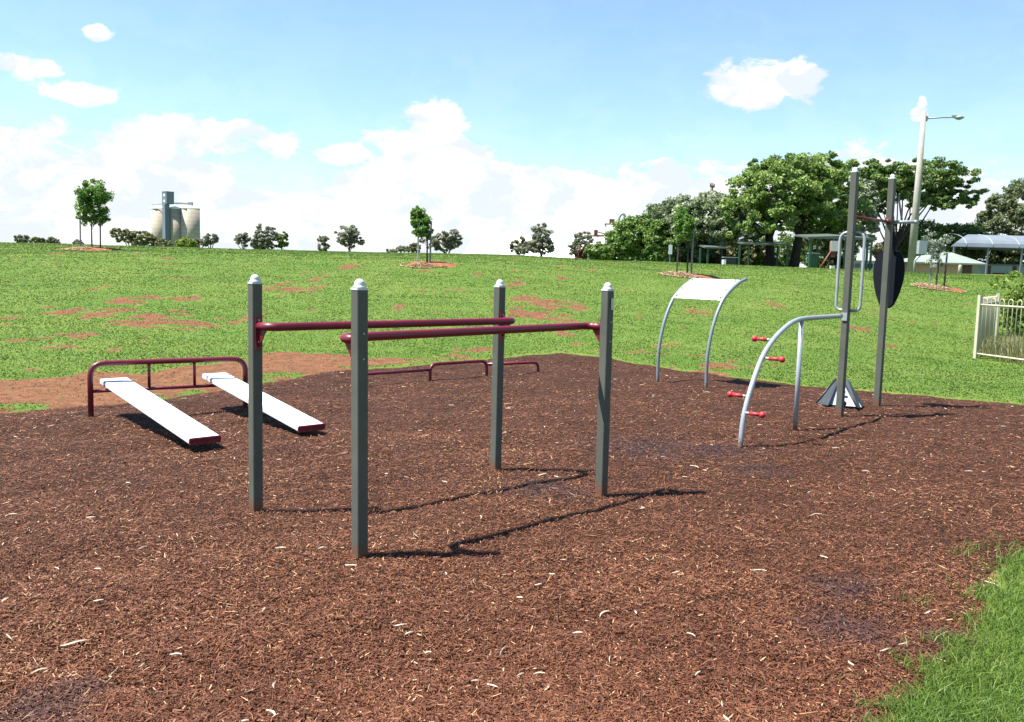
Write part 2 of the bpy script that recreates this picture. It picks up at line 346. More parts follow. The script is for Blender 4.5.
# ---------------------------------------------------------------- object helpers
WORLD = {}
def tag(o, label=None, cat=None, group=None, kind=None):
    if label: o['label'] = label
    if cat: o['category'] = cat
    if group: o['group'] = group
    if kind: o['kind'] = kind
    return o
def thing(name, loc, label, cat, group=None):
    o = bpy.data.objects.new(name, None); COL.objects.link(o); o.location = loc; o.empty_display_size = .2
    WORLD[o.name] = Vector(loc); return tag(o, label, cat, group)
def link(name, me, material, parent=None, loc=None, smooth=False):
    if parent is not None: org = WORLD[parent.name]
    else: org = Vector(loc) if loc is not None else Vector((0, 0, 0))
    if org.length: me.transform(Matrix.Translation(-org))
    me.materials.append(material)
    o = bpy.data.objects.new(name, me); COL.objects.link(o)
    WORLD[o.name] = org.copy()
    if parent is not None: o.parent = parent
    else: o.location = org
    return o
def mesh_np(name, V, Fc, material, parent=None, loc=None, tint=None, smooth=False, attr='tint', vattr=None):
    me = bpy.data.meshes.new(name); k = Fc.shape[1]; nf = len(Fc)
    me.vertices.add(len(V)); me.vertices.foreach_set('co', np.ascontiguousarray(V, dtype=np.float32).ravel())
    me.loops.add(nf * k); me.loops.foreach_set('vertex_index', np.ascontiguousarray(Fc, dtype=np.int32).ravel())
    me.polygons.add(nf); me.polygons.foreach_set('loop_start', np.arange(0, nf * k, k, dtype=np.int32))
    if smooth: me.polygons.foreach_set('use_smooth', np.ones(nf, bool))
    me.update(calc_edges=True)
    if tint is not None:
        a = me.attributes.new(attr, 'FLOAT', 'FACE'); a.data.foreach_set('value', tint.astype(np.float32))
    if vattr is not None:
        a = me.attributes.new(vattr[0], 'FLOAT', 'POINT'); a.data.foreach_set('value', vattr[1].astype(np.float32))
    return link(name, me, material, parent, loc)

def fillet(pts, r, n=6):
    out = [pts[0]]
    for i in range(1, len(pts) - 1):
        p, a, b = pts[i], pts[i - 1], pts[i + 1]
        d1 = (a - p); d2 = (b - p); rr = min(r, d1.length * .49, d2.length * .49)
        s = p + d1.normalized() * rr; e = p + d2.normalized() * rr
        for k in range(n + 1):
            t = k / n; out.append(s * (1 - t) ** 2 + p * 2 * t * (1 - t) + e * t * t)
    out.append(pts[-1]); return out
def smooth_path(pts, n=6):
    out = []; P = [pts[0] * 2 - pts[1]] + list(pts) + [pts[-1] * 2 - pts[-2]]
    for i in range(1, len(P) - 2):
        for k in range(n):
            t = k / n; a, b, c, d = P[i - 1], P[i], P[i + 1], P[i + 2]
            out.append(.5 * ((2 * b) + (c - a) * t + (2 * a - 5 * b + 4 * c - d) * t * t + (3 * b - a - 3 * c + d) * t ** 3))
    out.append(pts[-1]); return out

class MB:
    def __init__(s): s.v = []; s.f = []; s.sm = []
    def add(s, vs, fs, smooth=False):
        o = len(s.v); s.v += [tuple(q) for q in vs]; s.f += [tuple(i + o for i in f) for f in fs]; s.sm += [smooth] * len(fs); return s
    def tube(s, pts, r, seg=12, cap=True):
        n = len(pts); rs = r if isinstance(r, (list, tuple)) else [r] * n
        T = [(pts[min(i + 1, n - 1)] - pts[max(i - 1, 0)]).normalized() for i in range(n)]
        a = Vector((0, 0, 1)) if abs(T[0].z) < .9 else Vector((1, 0, 0))
        N = (a - T[0] * a.dot(T[0])).normalized(); vs = []
        for i in range(n):
            N = (N - T[i] * N.dot(T[i])).normalized(); B = T[i].cross(N)
            for k in range(seg):
                th = 2 * math.pi * k / seg
                vs.append(pts[i] + (N * math.cos(th) + B * math.sin(th)) * rs[i])
        fs = [(i * seg + k, i * seg + (k + 1) % seg, (i + 1) * seg + (k + 1) % seg, (i + 1) * seg + k) for i in range(n - 1) for k in range(seg)]
        s.add(vs, fs, True)
        if cap:
            o = len(s.v) - len(vs)
            s.f += [tuple(o + k for k in reversed(range(seg))), tuple(o + (n - 1) * seg + k for k in range(seg))]; s.sm += [False, False]
        return s
    def box(s, c, size, yaw=0, ax=None):
        hx, hy, hz = size[0] / 2, size[1] / 2, size[2] / 2
        if ax is None:
            X = Vector((math.cos(yaw), math.sin(yaw), 0)); Y = Vector((-math.sin(yaw), math.cos(yaw), 0)); Z = Vector((0, 0, 1))
        else: X, Y, Z = ax
        c = Vector(c); bv = min(hx, hy, hz) * .12
        vs = []
        for (sx, sy, sz) in [(-1, -1, -1), (1, -1, -1), (1, 1, -1), (-1, 1, -1), (-1, -1, 1), (1, -1, 1), (1, 1, 1), (-1, 1, 1)]:
            vs.append(c + X * hx * sx + Y * hy * sy + Z * hz * sz)
        return s.add(vs, [(0, 3, 2, 1), (4, 5, 6, 7), (0, 1, 5, 4), (1, 2, 6, 5), (2, 3, 7, 6), (3, 0, 4, 7)])
    def rprism(s, base, top, side, yaw, cr=.009, side_top=None):
        st = side_top or side; vs = []; m = 4
        for (c, sd) in ((base, side), (top, st)):
            for q in range(4):
                for k in range(m):
                    th = math.pi / 2 * (q + k / (m - 1)); h = sd / 2 - cr
                    cx = h * (1 if q in (0, 3) else -1); cy = h * (1 if q in (0, 1) else -1)
                    x = cx + cr * math.cos(th); y = cy + cr * math.sin(th)
                    vs.append(c + Vector((x * math.cos(yaw) - y * math.sin(yaw), x * math.sin(yaw) + y * math.cos(yaw), 0)))
        n = 4 * m
        return s.add(vs, [(k, (k + 1) % n, n + (k + 1) % n, n + k) for k in range(n)] + [tuple(reversed(range(n))), tuple(range(n, 2 * n))])
    def lathe(s, c, prof, seg=20, sq=None):
        vs = [Vector((c.x + r * math.cos(2 * math.pi * k / seg), c.y + r * math.sin(2 * math.pi * k / seg), c.z + z)) for r, z in prof for k in range(seg)]
        n = len(prof)
        s.add(vs, [(i * seg + k, i * seg + (k + 1) % seg, (i + 1) * seg + (k + 1) % seg, (i + 1) * seg + k) for i in range(n - 1) for k in range(seg)], True)
        o = len(s.v) - len(vs)
        s.f += [tuple(o + k for k in reversed(range(seg))), tuple(o + (n - 1) * seg + k for k in range(seg))]; s.sm += [False, False]
        return s
    def ball(s, c, r, seg=14, ring=9):
        return s.lathe(c, [(max(r * math.sin(math.pi * i / ring), r * .02), -r * math.cos(math.pi * i / ring)) for i in range(ring + 1)], seg)
    def slab(s, ring, off):            # ring of points extruded by a vector
        n = len(ring); vs = list(ring) + [p + off for p in ring]
        return s.add(vs, [tuple(range(n)), tuple(n + k for k in reversed(range(n)))] + [(k, n + k, n + (k + 1) % n, (k + 1) % n) for k in range(n)])
    def build(s, name, material, parent=None, loc=None, bevel=0):
        me = bpy.data.meshes.new(name); me.from_pydata(s.v, [], s.f)
        me.polygons.foreach_set('use_smooth', s.sm); me.update()
        import bmesh
        bm = bmesh.new(); bm.from_mesh(me); bmesh.ops.recalc_face_normals(bm, faces=bm.faces)
        if bevel:
            bmesh.ops.bevel(bm, geom=[e for e in bm.edges if len(e.link_faces) == 2 and e.calc_face_angle(0) > .5], offset=bevel, segments=2, affect='EDGES', clamp_overlap=True)
        bm.to_mesh(me); bm.free()
        return link(name, me, material, parent, loc)

# ---------------------------------------------------------------- the ground
def axis(parts):
    out = []
    for a, b, st in parts: out += list(np.arange(a, b, st))
    return np.array(out)
far = [70, 80, 95, 115, 140, 180, 240, 330, 480, 700, 1100, 1800, 3000, 6000]
xs = np.concatenate([-np.array(far[::-1], float), axis([(-60, -32, 1.0), (-32, 32, .2), (32, 60.1, 1.0)]), np.array(far, float)])
ys = np.concatenate([[-300, -100, -40, -15, -5], axis([(0, 8, .3), (8, 26, .12), (26, 52, .2), (52, 80, 1.0)]), np.array(far[1:], float)])
gx, gy = np.meshgrid(xs, ys)
gz = terrain(gx, gy)
sdg = mulch_sd(gx, gy)
gz = gz - .1 * sstep(.0, .3, sdg)
so = soil(gx, gy)
nx, ny = len(xs), len(ys)
idx = np.arange(nx * ny).reshape(ny, nx)
Fq = np.stack([idx[:-1, :-1].ravel(), idx[:-1, 1:].ravel(), idx[1:, 1:].ravel(), idx[1:, :-1].ravel()], 1)
g = mesh_np('lawn', np.stack([gx.ravel(), gy.ravel(), gz.ravel()], 1), Fq, M['lawn'], smooth=True, vattr=('soil', so.ravel()))
tag(g, 'green grassy slope with red bare soil patches', 'lawn', kind='structure')

xs2 = np.arange(-9.9, 9.0, .05); ys2 = np.arange(.2, 17.5, .05)
mx_, my_ = np.meshgrid(xs2, ys2); mz_ = mulch_z(mx_, my_); sd2 = mulch_sd(mx_, my_)
idx = np.arange(mx_.size).reshape(mx_.shape)
Fq = np.stack([idx[:-1, :-1].ravel(), idx[:-1, 1:].ravel(), idx[1:, 1:].ravel(), idx[1:, :-1].ravel()], 1)
keep = (sd2.ravel()[Fq] > -.12).all(1)
Fq = Fq[keep]; used, inv = np.unique(Fq, return_inverse=True)
V = np.stack([mx_.ravel(), my_.ravel(), mz_.ravel() + np.asarray(terrain(mx_, my_)).ravel()], 1)[used]
g = mesh_np('mulch_bed_ground', V, inv.reshape(-1, 4), M['mulch'], smooth=True)
tag(g, 'brown bark mulch bed under the exercise equipment', 'ground', kind='structure')

def mz(x, y): return float(mulch_z(np.array([x]), np.array([y]))[0]) + tz(x, y)

def polar(n, r0_, r1_, k, a0=-36, a1=36):
    a = np.radians(RNG.uniform(a0, a1, n)); u = RNG.uniform(0, 1, n)
    e = 2 - k
    r = (r0_ ** e + u * (r1_ ** e - r0_ ** e)) ** (1 / e)
    return r * np.sin(a), r * np.cos(a), r
# bark shreds
n = 760000
x, y, r = polar(n, 2.3, 19, 3.0, -37, 40)
sd = mulch_sd(x, y); k = (sd > -.02); x, y, r, sd = x[k], y[k], r[k], sd[k]; n = len(x)
z = mulch_z(x, y) + terrain(x, y)
sc_ = np.maximum(1, r / 5.5) ** .8
Lc = RNG.gamma(2.2, .0068, n) * sc_ + .004; Wc = RNG.uniform(.0009, .0032, n) * sc_
th = RNG.uniform(0, 2 * np.pi, n); el = RNG.normal(0, .25, n) / sc_; ro = RNG.normal(0, .5, n) / sc_
D = np.stack([np.cos(th) * np.cos(el), np.sin(th) * np.cos(el), np.sin(el)], 1)
Sx = np.stack([-np.sin(th), np.cos(th), np.zeros(n)], 1); Up = np.cross(D, Sx)
S2 = Sx * np.cos(ro)[:, None] + Up * np.sin(ro)[:, None]
C0 = np.stack([x, y, z + RNG.uniform(0, .011, n) + np.abs(np.sin(el)) * Lc * .4], 1)
h = D * (Lc / 2)[:, None]; w = S2 * (Wc)[:, None]
V = np.stack([C0 - h - w * .5, C0 - h * .2 - w, C0 + h - w * .3, C0 + h * .9 + w * .5, C0 - h * .9 + w], 1).reshape(-1, 3)
tint = np.clip(RNG.beta(2.2, 2.6, n) * .92 + (RNG.uniform(0, 1, n) > .95) * .4 + (fbm(x * 1.1, y * 1.1, 77) - .5) * .35, 0, 1)
g = mesh_np('bark_mulch_shreds', V, np.arange(n * 5).reshape(n, 5), M['chip'], tint=tint)
tag(g, 'shredded brown bark chips covering the mulch bed', 'bark mulch', kind='stuff')

# bleached leaves lying on the bark
mb = MB()
spots = [(657, 669), (445, 571), (810, 513), (862, 515), (390, 597), (613, 650), (797, 651), (568, 520), (112, 577), (138, 546), (305, 698),
         (735, 560), (672, 568), (880, 590), (130, 672), (118, 660), (275, 681), (420, 540), (60, 643), (14, 638), (345, 565), (352, 497),
         (330, 540), (318, 549), (538, 474), (540, 487), (700, 455), (690, 463), (832, 447), (945, 640), (880, 648), (565, 590), (640, 505),
         (180, 400), (172, 432), (285, 372), (985, 575), (752, 566), (500, 650), (650, 558), (928, 505), (955, 428), (480, 515), (600, 612)]
pts = [gnd(a, b, .03) for a, b in spots]
ex, ey, er = polar(230, 2.6, 17, 2.6)
pts += [Vector((a, b, 0)) for a, b in zip(ex, ey)]
for i, p in enumerate(pts):
    if mulch_sd(np.array([p.x]), np.array([p.y]))[0] < .05: continue
    d = p.xy.length; s = max(1, d / 9)
    Ln = random.uniform(.05, .13) * (1 if i < len(spots) else .5) * s; Wd = random.uniform(.0016, .0042) * s
    a = random.uniform(0, 6.28); bend = random.uniform(-1.2, 1.2); n = 6; q = Vector((p.x, p.y, mz(p.x, p.y) + .015)); vs = []
    for k in range(n + 1):
        t = k / n; wv = Wd * math.sin(math.pi * min(max(t, .06), .95)) ** .6
        sdv = Vector((-math.sin(a), math.cos(a), random.uniform(-.2, .2))) * wv
        vs += [q - sdv, q + sdv + Vector((0, 0, .003))]
        q = q + Vector((math.cos(a), math.sin(a), math.sin(t * 6) * .12)) * Ln / n; a += bend / n
    mb.add(vs, [(2 * k, 2 * k + 1, 2 * k + 3, 2 * k + 2) for k in range(n)], True)
tag(mb.build('leaf_litter', M['paleleaf']), 'pale dry leaves and wood slivers scattered over the bark', 'leaf litter', kind='stuff')

# grass blades
def blades(name, x, y, z, hgt, wid, lean, material, tint, label):
    n = len(x); th = RNG.uniform(0, 2 * np.pi, n); ph = RNG.uniform(0, 2 * np.pi, n)
    B = np.stack([x, y, z - .004], 1); S = np.stack([np.cos(th), np.sin(th), np.zeros(n)], 1) * (wid / 2)[:, None]
    ln = np.stack([np.cos(ph) * lean, np.sin(ph) * lean, np.ones(n)], 1)
    m1 = B + ln * (hgt * .55)[:, None] * np.array([.6, .6, 1.0]); tp = B + ln * hgt[:, None] * np.array([1.25, 1.25, .9])
    V = np.stack([B - S, B + S, m1 + S * .8, tp + S * .15, tp - S * .15, m1 - S * .8], 1).reshape(-1, 3)
    base = np.arange(n)[:, None] * 6
    Fc = np.concatenate([base + np.array([[0, 1, 2, 5]]), base + np.array([[5, 2, 3, 4]])], 0)
    g = mesh_np(name, V, Fc, material, tint=np.concatenate([tint, tint]))
    return tag(g, label, 'grass', kind='stuff')
# near lawn at lower right
n = 230000
x, y, r = polar(n, 2.2, 9, 2.2, 5, 50)
sd = mulch_sd(x, y)
cl = fbm(x * 5, y * 5, 90)
cl2 = fbm(x * 9, y * 9, 91); edge = sstep(-.14, -.02, -sd + (cl - .5) * .2) + (sd > -.1) * sstep(.56, .66, cl2) * sstep(.38, .22, cl * .3 + sd * .6) * .4
k = (RNG.uniform(0, 1, n) < edge) & (x > .3) & ((sd < .0) | (x - .25 * y > .4)) & (y < 8.5)
x, y, r, sd, cl = x[k], y[k], r[k], sd[k], cl[k]; n = len(x)
z = np.where(sd > -.12, np.maximum(mulch_z(x, y), 0), 0) + terrain(x, y)
tall = sstep(-.5, -.05, sd)
hg = RNG.gamma(4, .0042, n) + .01 + tall * RNG.uniform(0, .03, n)
tt = np.clip(RNG.beta(2, 2.6, n) * .75 + (RNG.uniform(0, 1, n) > .93) * .35 + (fbm(x * 1.6, y * 1.6, 33) - .5) * .5, 0, 1)
blades('grass', x, y, z, hg, RNG.uniform(.0025, .0055, n), RNG.uniform(.1, 1.3, n), M['blade'], tt, 'long green grass creeping over the near right edge of the bark')
# the slope
n = 620000
x, y, r = polar(n, 9, 62, 1.9, -38, 38)
sd = mulch_sd(x, y); sl = soil(x, y)
prob = np.maximum((1 - sl) ** 1.2, np.where(y > 14.5, .25, .07)) * sstep(.05, -.04, sd)
k = RNG.uniform(0, 1, n) < prob; x, y, r, sl = x[k], y[k], r[k], sl[k]; n = len(x)
px = r / 900
hg = RNG.uniform(.01, .028, n) * (.6 + .8 * fbm(x * 1.5, y * 1.5, 8)) * np.maximum(1, r / 32); wd = np.maximum(.006, px * RNG.uniform(.6, 1.3, n))
tt = np.clip(RNG.beta(3, 3.4, n) * .36 + (fbm(x * .8, y * .8, 34) - .5) * .4 + (fbm(x * .14, y * .1, 35) - .5) * .9 + (RNG.uniform(0, 1, n) > .97) * .3 + .2, 0, 1)
blades('slope_grass', x, y, terrain(x, y), hg, wd, RNG.uniform(.1, 1.1, n), M['blade'], tt, 'short mottled green turf growing on the slope')
tag(bpy.data.objects['slope_grass'], kind='stuff')

# ---------------------------------------------------------------- equipment
def add_post(parent, base, top_z, yaw, side=.068, lean=None):
    top = Vector((base.x, base.y, top_z)) + (lean or Vector((0, 0, 0)))
    b = Vector((base.x, base.y, base.z - .15))
    p = MB().rprism(b, top - Vector((0, 0, .055)), side, yaw).build('post', M['post'], parent)
    t0 = top - Vector((0, 0, .055))
    c = MB().rprism(t0, t0 + Vector((0, 0, .012)), side + .005, yaw, .012)
    c.lathe(t0 + Vector((0, 0, .012)), [(.037, 0), (.035, .007), (.029, .011), (.0288, .019), (.0265, .03), (.0205, .039), (.012, .045), (.002, .047)], 20)
    c.build('post_cap', M['cap'], p)
    return p
A = gnd(256, 510); B_ = gnd(360, 557); C_ = gnd(495.5, 470); D_ = gnd(601.5, 491)
nn = ((B_ - A).normalized() + (D_ - C_).normalized()).normalized()
aa = ((C_ - A).normalized() + (D_ - B_).normalized()).normalized()
yaw1 = math.atan2(aa.y, aa.x)
cen = (A + B_ + C_ + D_) / 4
bars = thing('parallel_bars', (cen.x, cen.y, 0), 'burgundy parallel dip bars held by four grey white-capped posts', 'exercise bars')
tops = []
for q, ty, tx in ((A, 275, 255), (B_, 279.5, 359.6), (C_, 280, 500), (D_, 283, 608)):
    t = at(tx, ty, q.y); tops.append(t)
    p = add_post(bars, Vector((q.x, q.y, mz(q.x, q.y))), t.z, yaw1, lean=Vector((t.x - q.x, 0, 0)))
    if q is D_:
        d = Vector((nn.x, nn.y, 0)); s = Vector((q.x, q.y, 1.36)) + d * .035 ; e = Vector((-d.y, d.x, 0))
        MB().box(s, (.002, .03, .08), math.atan2(d.y, d.x)).build('sticker', M['sticker'], p)
zb = 1.195
for (s, e, sg) in ((A, C_, 1), (B_, D_, -1)):
    o = Vector((nn.x, nn.y, 0)) * sg; d = (e - s).normalized(); off = .165
    LN = {tuple(q): t.x - q.x for q, t in zip((A, B_, C_, D_), tops)}; S = Vector((s.x + LN[tuple(s)] * .8, s.y, zb)); E = Vector((e.x + LN[tuple(e)] * .8, e.y, zb))
    path = fillet([S + o * .03, S + o * off, E + o * off, E + o * .03], .075, 8)
    b = MB().tube(path, .026, 16).build('bar', M['red'], bars)
    for P in (S, E):
        br = MB().box(P + o * .038 + Vector((0, 0, -.045)), (.008, .05, .21), math.atan2(o.y, o.x))
        w = Vector((-o.y, o.x, 0)) * .004
        br.slab([P + o * .042 + Vector((0, 0, -.02)) - w, P + o * .125 + Vector((0, 0, -.02)) - w, P + o * .042 + Vector((0, 0, -.135)) - w], w * 2)
        br.build('bracket', M['red'], b)
        for dz in (.035, -.1):
            MB().ball(P + o * .043 + Vector((0, 0, dz)) , .008, 10, 6).build('bolt', M['bolt'], b)
            MB().ball(P - o * .035 + Vector((0, 0, dz)), .007, 10, 6).build('bolt', M['bolt'], b)

# sit-up bench
Lf = gnd(91, 416.5); Rf = gnd(245.5, 407); ld = (Rf - Lf).normalized()
sit = thing('sit_up_bench', ((Lf.x + Rf.x) / 2, (Lf.y + Rf.y) / 2, 0), 'two sloping white sit-up boards hooked on a low burgundy rail frame', 'exercise bench')
def on(px, py): return vpl(px, py, Lf, ld)
zt = (on(110, 363.5).z + on(235, 358.3).z) / 2
lp = [Vector((Lf.x, Lf.y, -.1)), Vector((Lf.x, Lf.y, zt)), Vector((Rf.x, Rf.y, zt)), Vector((Rf.x, Rf.y, -.1))]
fr = MB().tube(fillet(lp, .14, 8), .027, 14).build('frame', M['red'], sit)
zl = on(100, 391).z
MB().tube([Vector((Lf.x, Lf.y, zl)), Vector((Rf.x, Rf.y, zl))], .017, 10).build('lower_rail', M['red'], fr)
for px_ in (149, 194.5):
    q = on(px_, 372); MB().tube([Vector((q.x, q.y, zl)), Vector((q.x, q.y, zt))], .015, 10).build('upright', M['red'], fr)
for (lo, hi, wl, sgn) in (((205, 436.5), (113.5, 377.5), .27, 0), ((311.5, 424.5), (214, 372.5), .27, 0)):
    l = gnd(*lo, .115); zh = zl + .115
    h = gnd(*hi, zh)
    d = (h - l); L_ = d.length; d.normalize(); s = Vector((0, 0, 1)).cross(d).normalized(); nrm = d.cross(s)
    if nrm.z < 0: nrm = -nrm
    cb = (l + h) / 2 - nrm * .03
    b = MB().box(cb, (L_, wl, .052), ax=(d, s, nrm)).build('board', M['white'], sit, bevel=.008)
    MB().box(l - d * .009 - nrm * .031, (.016, wl + .006, .06), ax=(d, s, nrm)).build('end_cap', M['red'], b, bevel=.004)
    MB().box(h - d * .13 - nrm * .029, (.012, wl + .006, .058), ax=(d, s, nrm)).build('strap', M['strap'], b)
    MB().tube([l + d * .1 - nrm * .07 - s * .09, l + d * .1 - nrm * .07 + s * .09], .02, 10).build('foot', M['red'], b)
    for ss in (-.09, .09):      # hook where the board passes over the lower rail
        a0 = l + s * ss; nR = Vector((-ld.y, ld.x, 0)); t = (Lf - a0).dot(nR) / d.dot(nR)
        q = a0 + d * t - nrm * .055
        MB().tube([q, Vector((q.x, q.y, zl))], .012, 8).build('hook', M['red'], b)

# push-up bars
P0 = gnd(359, 385.5); P1 = gnd(430, 380); P2 = gnd(486.5, 375.5); P3 = gnd(538, 373)
pu = thing('push_up_bars', ((P1.x + P2.x) / 2, (P1.y + P2.y) / 2, 0), 'low burgundy push-up bars in three linked hoops at the back of the bark', 'exercise bars')
dd = (P2 - P1).normalized(); zlow = vpl(400, 371.8, P1, dd).z; zmid = vpl(458, 362.5, P1, dd).z
V3 = lambda p, z: Vector((p.x, p.y, z))
MB().tube(fillet([V3(P0, -.1), V3(P0, zlow), V3(P1, zlow)], .09, 6), .021, 12).build('hoop', M['red'], pu)
MB().tube(fillet([V3(P1, -.1), V3(P1, zmid), V3(P2, zmid), V3(P2, -.1)], .11, 6), .023, 12).build('hoop', M['red'], pu)
MB().tube(fillet([V3(P2, zlow + .02), V3(P3, zlow + .02), V3(P3, -.1)], .09, 6), .021, 12).build('hoop', M['red'], pu)

# curved panel frame
Lb = gnd(657.6, 382); Rb = gnd(706, 389); wdir = (Rb - Lb).normalized(); per = Vector((-wdir.y, wdir.x, 0))
Rpts = [(706, 389), (706.5, 374), (708, 352), (713, 326.5), (721, 304), (729.4, 291.6), (738.8, 283), (746, 279)]
prof = [];
for q in Rpts:
    p = vpl(*q, Rb, per); prof.append(((p - Rb).dot(per), p.z))
prof[0] = (prof[0][0], -.1)
cp = thing('curved_panel_frame', ((Lb.x + Rb.x) / 2, (Lb.y + Rb.y) / 2, 0), 'white curved panel bolted between two bowed grey tubes at the back of the bark', 'exercise frame')
sides = []
for b in (Lb, Rb):
    path = smooth_path([Vector((b.x, b.y, 0)) + per * a + Vector((0, 0, z)) for a, z in prof], 6)
    sides.append(path); MB().tube(path, .024, 12).build('bowed_tube', M['tube2'], cp)
i0 = min(range(len(sides[1])), key=lambda i: abs(sides[1][i].z - vpl(721, 302.5, Rb, per).z)); i1 = len(sides[1]) - 5
ring = []
mb = MB(); ins = wdir * .0
rowsT, rowsB = [], []
for i in range(i0, i1 + 1):
    t = (sides[1][min(i + 1, i1)] - sides[1][max(i - 1, 0)]).normalized(); nr = wdir.cross(t).normalized()
    if nr.z < 0: nr = -nr
    for s_, sg in ((sides[0], 1), (sides[1], -1)):
        rowsT.append(s_[i] + nr * .02 + wdir * sg * .02); rowsB.append(s_[i] + nr * .009 + wdir * sg * .02)
m_ = len(rowsT) // 2; vs = rowsT + rowsB; o = len(rowsT); fs = []
for i in range(m_ - 1):
    fs += [(2 * i, 2 * i + 1, 2 * i + 3, 2 * i + 2), (o + 2 * i + 2, o + 2 * i + 3, o + 2 * i + 1, o + 2 * i),
           (2 * i, 2 * i + 2, o + 2 * i + 2, o + 2 * i), (2 * i + 1, o + 2 * i + 1, o + 2 * i + 3, 2 * i + 3)]
fs += [(0, o, o + 1, 1), (2 * m_ - 2, 2 * m_ - 1, o + 2 * m_ - 1, o + 2 * m_ - 2)]
panel = mb.add(vs, fs).build('panel', M['white'], cp)
for f in (.08, .45, .85):
    i = int(f * (m_ - 1))
    for k in (0, 1):
        q = rowsT[2 * i + k] + wdir * (.03 if k == 0 else -.03)
        MB().ball(q + Vector((0, 0, .006)), .016, 10, 6).build('bolt', M['brass'], panel)

# climbing and pull-up station
E_ = gnd(839.5, 414); F_ = gnd(877, 405); S0 = gnd(740, 447)
ef = (F_ - E_).normalized(); yaw2 = math.atan2(ef.y, ef.x)
st = thing('climbing_station', (E_.x, E_.y, 0), 'two tall grey posts joined to a curved silver climbing pole with red pegs', 'exercise station')
Et = at(855, 168, E_.y + .05); Ft = at(893.3, 175, F_.y + .05)
EX = lambda z: Vector((E_.x, E_.y, z)) + Vector((Et.x - E_.x, Et.y - E_.y, 0)) * (z / Et.z) * 0
pE = add_post(st, E_, Et.z, yaw2, .074); pF = add_post(st, F_, Ft.z, yaw2, .074)
sdv = (E_ - S0).normalized(); sdv.z = 0; sp = Vector((sdv.y, -sdv.x, 0))
apx = [(740, 447), (742.5, 425), (746.5, 404), (753, 382), (762, 358), (772, 341.5), (783, 329.5), (794, 321.5), (805, 318.5), (825, 317), (841, 316)]
ap = [vpl(*q, S0, sdv) for q in apx]; ap[0].z = -.1
MB().tube(smooth_path(ap, 5), .0245, 16).build('climbing_pole', M['tube'], st)
sb = vpl(796, 428, S0, sdv); sb.z = -.1; stp = vpl(801.5, 321, S0, sdv)
MB().tube([Vector((stp.x, stp.y, -.1)), stp], .024, 14).build('support_pole', M['tube'], st)
cl = MB().box(Vector((E_.x, E_.y, ap[-1].z - .01)) - sdv * .045, (.012, .06, .09), yaw2); cl.build('bracket', M['tube'], st)
for (ax_, ay_, sg) in ((773, 340, -1), (763, 358, 1), (749, 396.5, -1), (743, 412.5, 1)):
    a = vpl(ax_, ay_, S0, sdv); dr = sp * sg
    a = a + dr * .02
    pg = MB().tube([a, a + dr * .06], .013, 10).build('peg', M['tube'], st)
    MB().tube([a + dr * .04, a + dr * .15], [.018, .0155], 12).ball(a + dr * .165, .030, 16, 10).build('grip', M['redhandle'], pg)
# loop handle round the left post
c = Vector((E_.x, E_.y, 0)); zt_, zb_ = vpl(848, 232, E_, sp).z, vpl(846, 310.5, E_, sp).z
hw = (vpl(861.5, 262, E_, sp) - vpl(837, 262, E_, sp)).length / 2; bk = -sdv * .06
ctr = ((vpl(861.5, 262, E_, sp) + vpl(837, 262, E_, sp)) / 2); ctr.z = 0
bk = Vector((0, 0, 0)) + sdv * .06
lpz = [ctr + Vector((0, 0, zb_)) + bk, ctr - sp * hw + Vector((0, 0, zb_)) + bk, ctr - sp * hw + Vector((0, 0, zt_)) + bk,
       ctr + sp * hw + Vector((0, 0, zt_)) + bk, ctr + sp * hw + Vector((0, 0, zb_)) + bk, ctr + Vector((0, 0, zb_)) + bk]
MB().tube(fillet(lpz, .1, 7), .0175, 12).build('loop_handle', M['tube'], st)
# pull-up bar and side tubes
zc = at(873, 219.3, (E_.y + F_.y) / 2).z
MB().tube([Vector((E_.x, E_.y, zc)), Vector((F_.x, F_.y, zc))], .017, 12).build('pull_up_bar', M['red'], st)
fr_ = Vector((F_.x, F_.y, zc)) - ef * .05
MB().ball(fr_, .032).build('joint', M['red'], st)
gx_ = Vector((F_.x, F_.y, zc)) + ef * .06
MB().tube([gx_ - sp * .1, gx_ + sp * .28], .021, 12).ball(gx_ + sp * .28, .024).build('side_bar', M['tube'], st)
MB().tube([gx_ + sp * .06 + Vector((0, 0, .32)) - ef * .0, gx_ + sp * .12 + Vector((0, 0, .02))], .013, 8).build('brace', M['tube2'], st)
# hanging pad
pc = at(887.6, 279, F_.y + .12); hh = (308.5 - 250) * (F_.y + .12) / 900 / 2
outl = []
for k in range(36):
    th = 2 * math.pi * k / 36; c_, s_ = math.cos(th), math.sin(th)
    zz_ = math.copysign(abs(s_) ** .75, s_); wv = .186 * (1 - .36 * max(0, -zz_ + .15) ** 1.1)
    outl.append(pc + sp * (math.copysign(abs(c_) ** .62, c_) * wv) + Vector((0, 0, zz_ * hh)))
pad = MB().slab(outl, ef * .05).build('back_pad', M['dark'], st, bevel=.012)
MB().tube(smooth_path([gx_ + Vector((0, 0, -.01)), gx_ + sp * .04 + Vector((0, 0, -.18)), pc + Vector((0, 0, hh - .05)) + sp * .06], 4), .012, 8).build('hanger', M['dark'], pad)
q = pc - sp * .17 + Vector((0, 0, hh - .06)); MB().tube([q, q - sp * .07 + Vector((0, 0, .07))], .013, 8).build('pad_knob', M['dark'], pad)

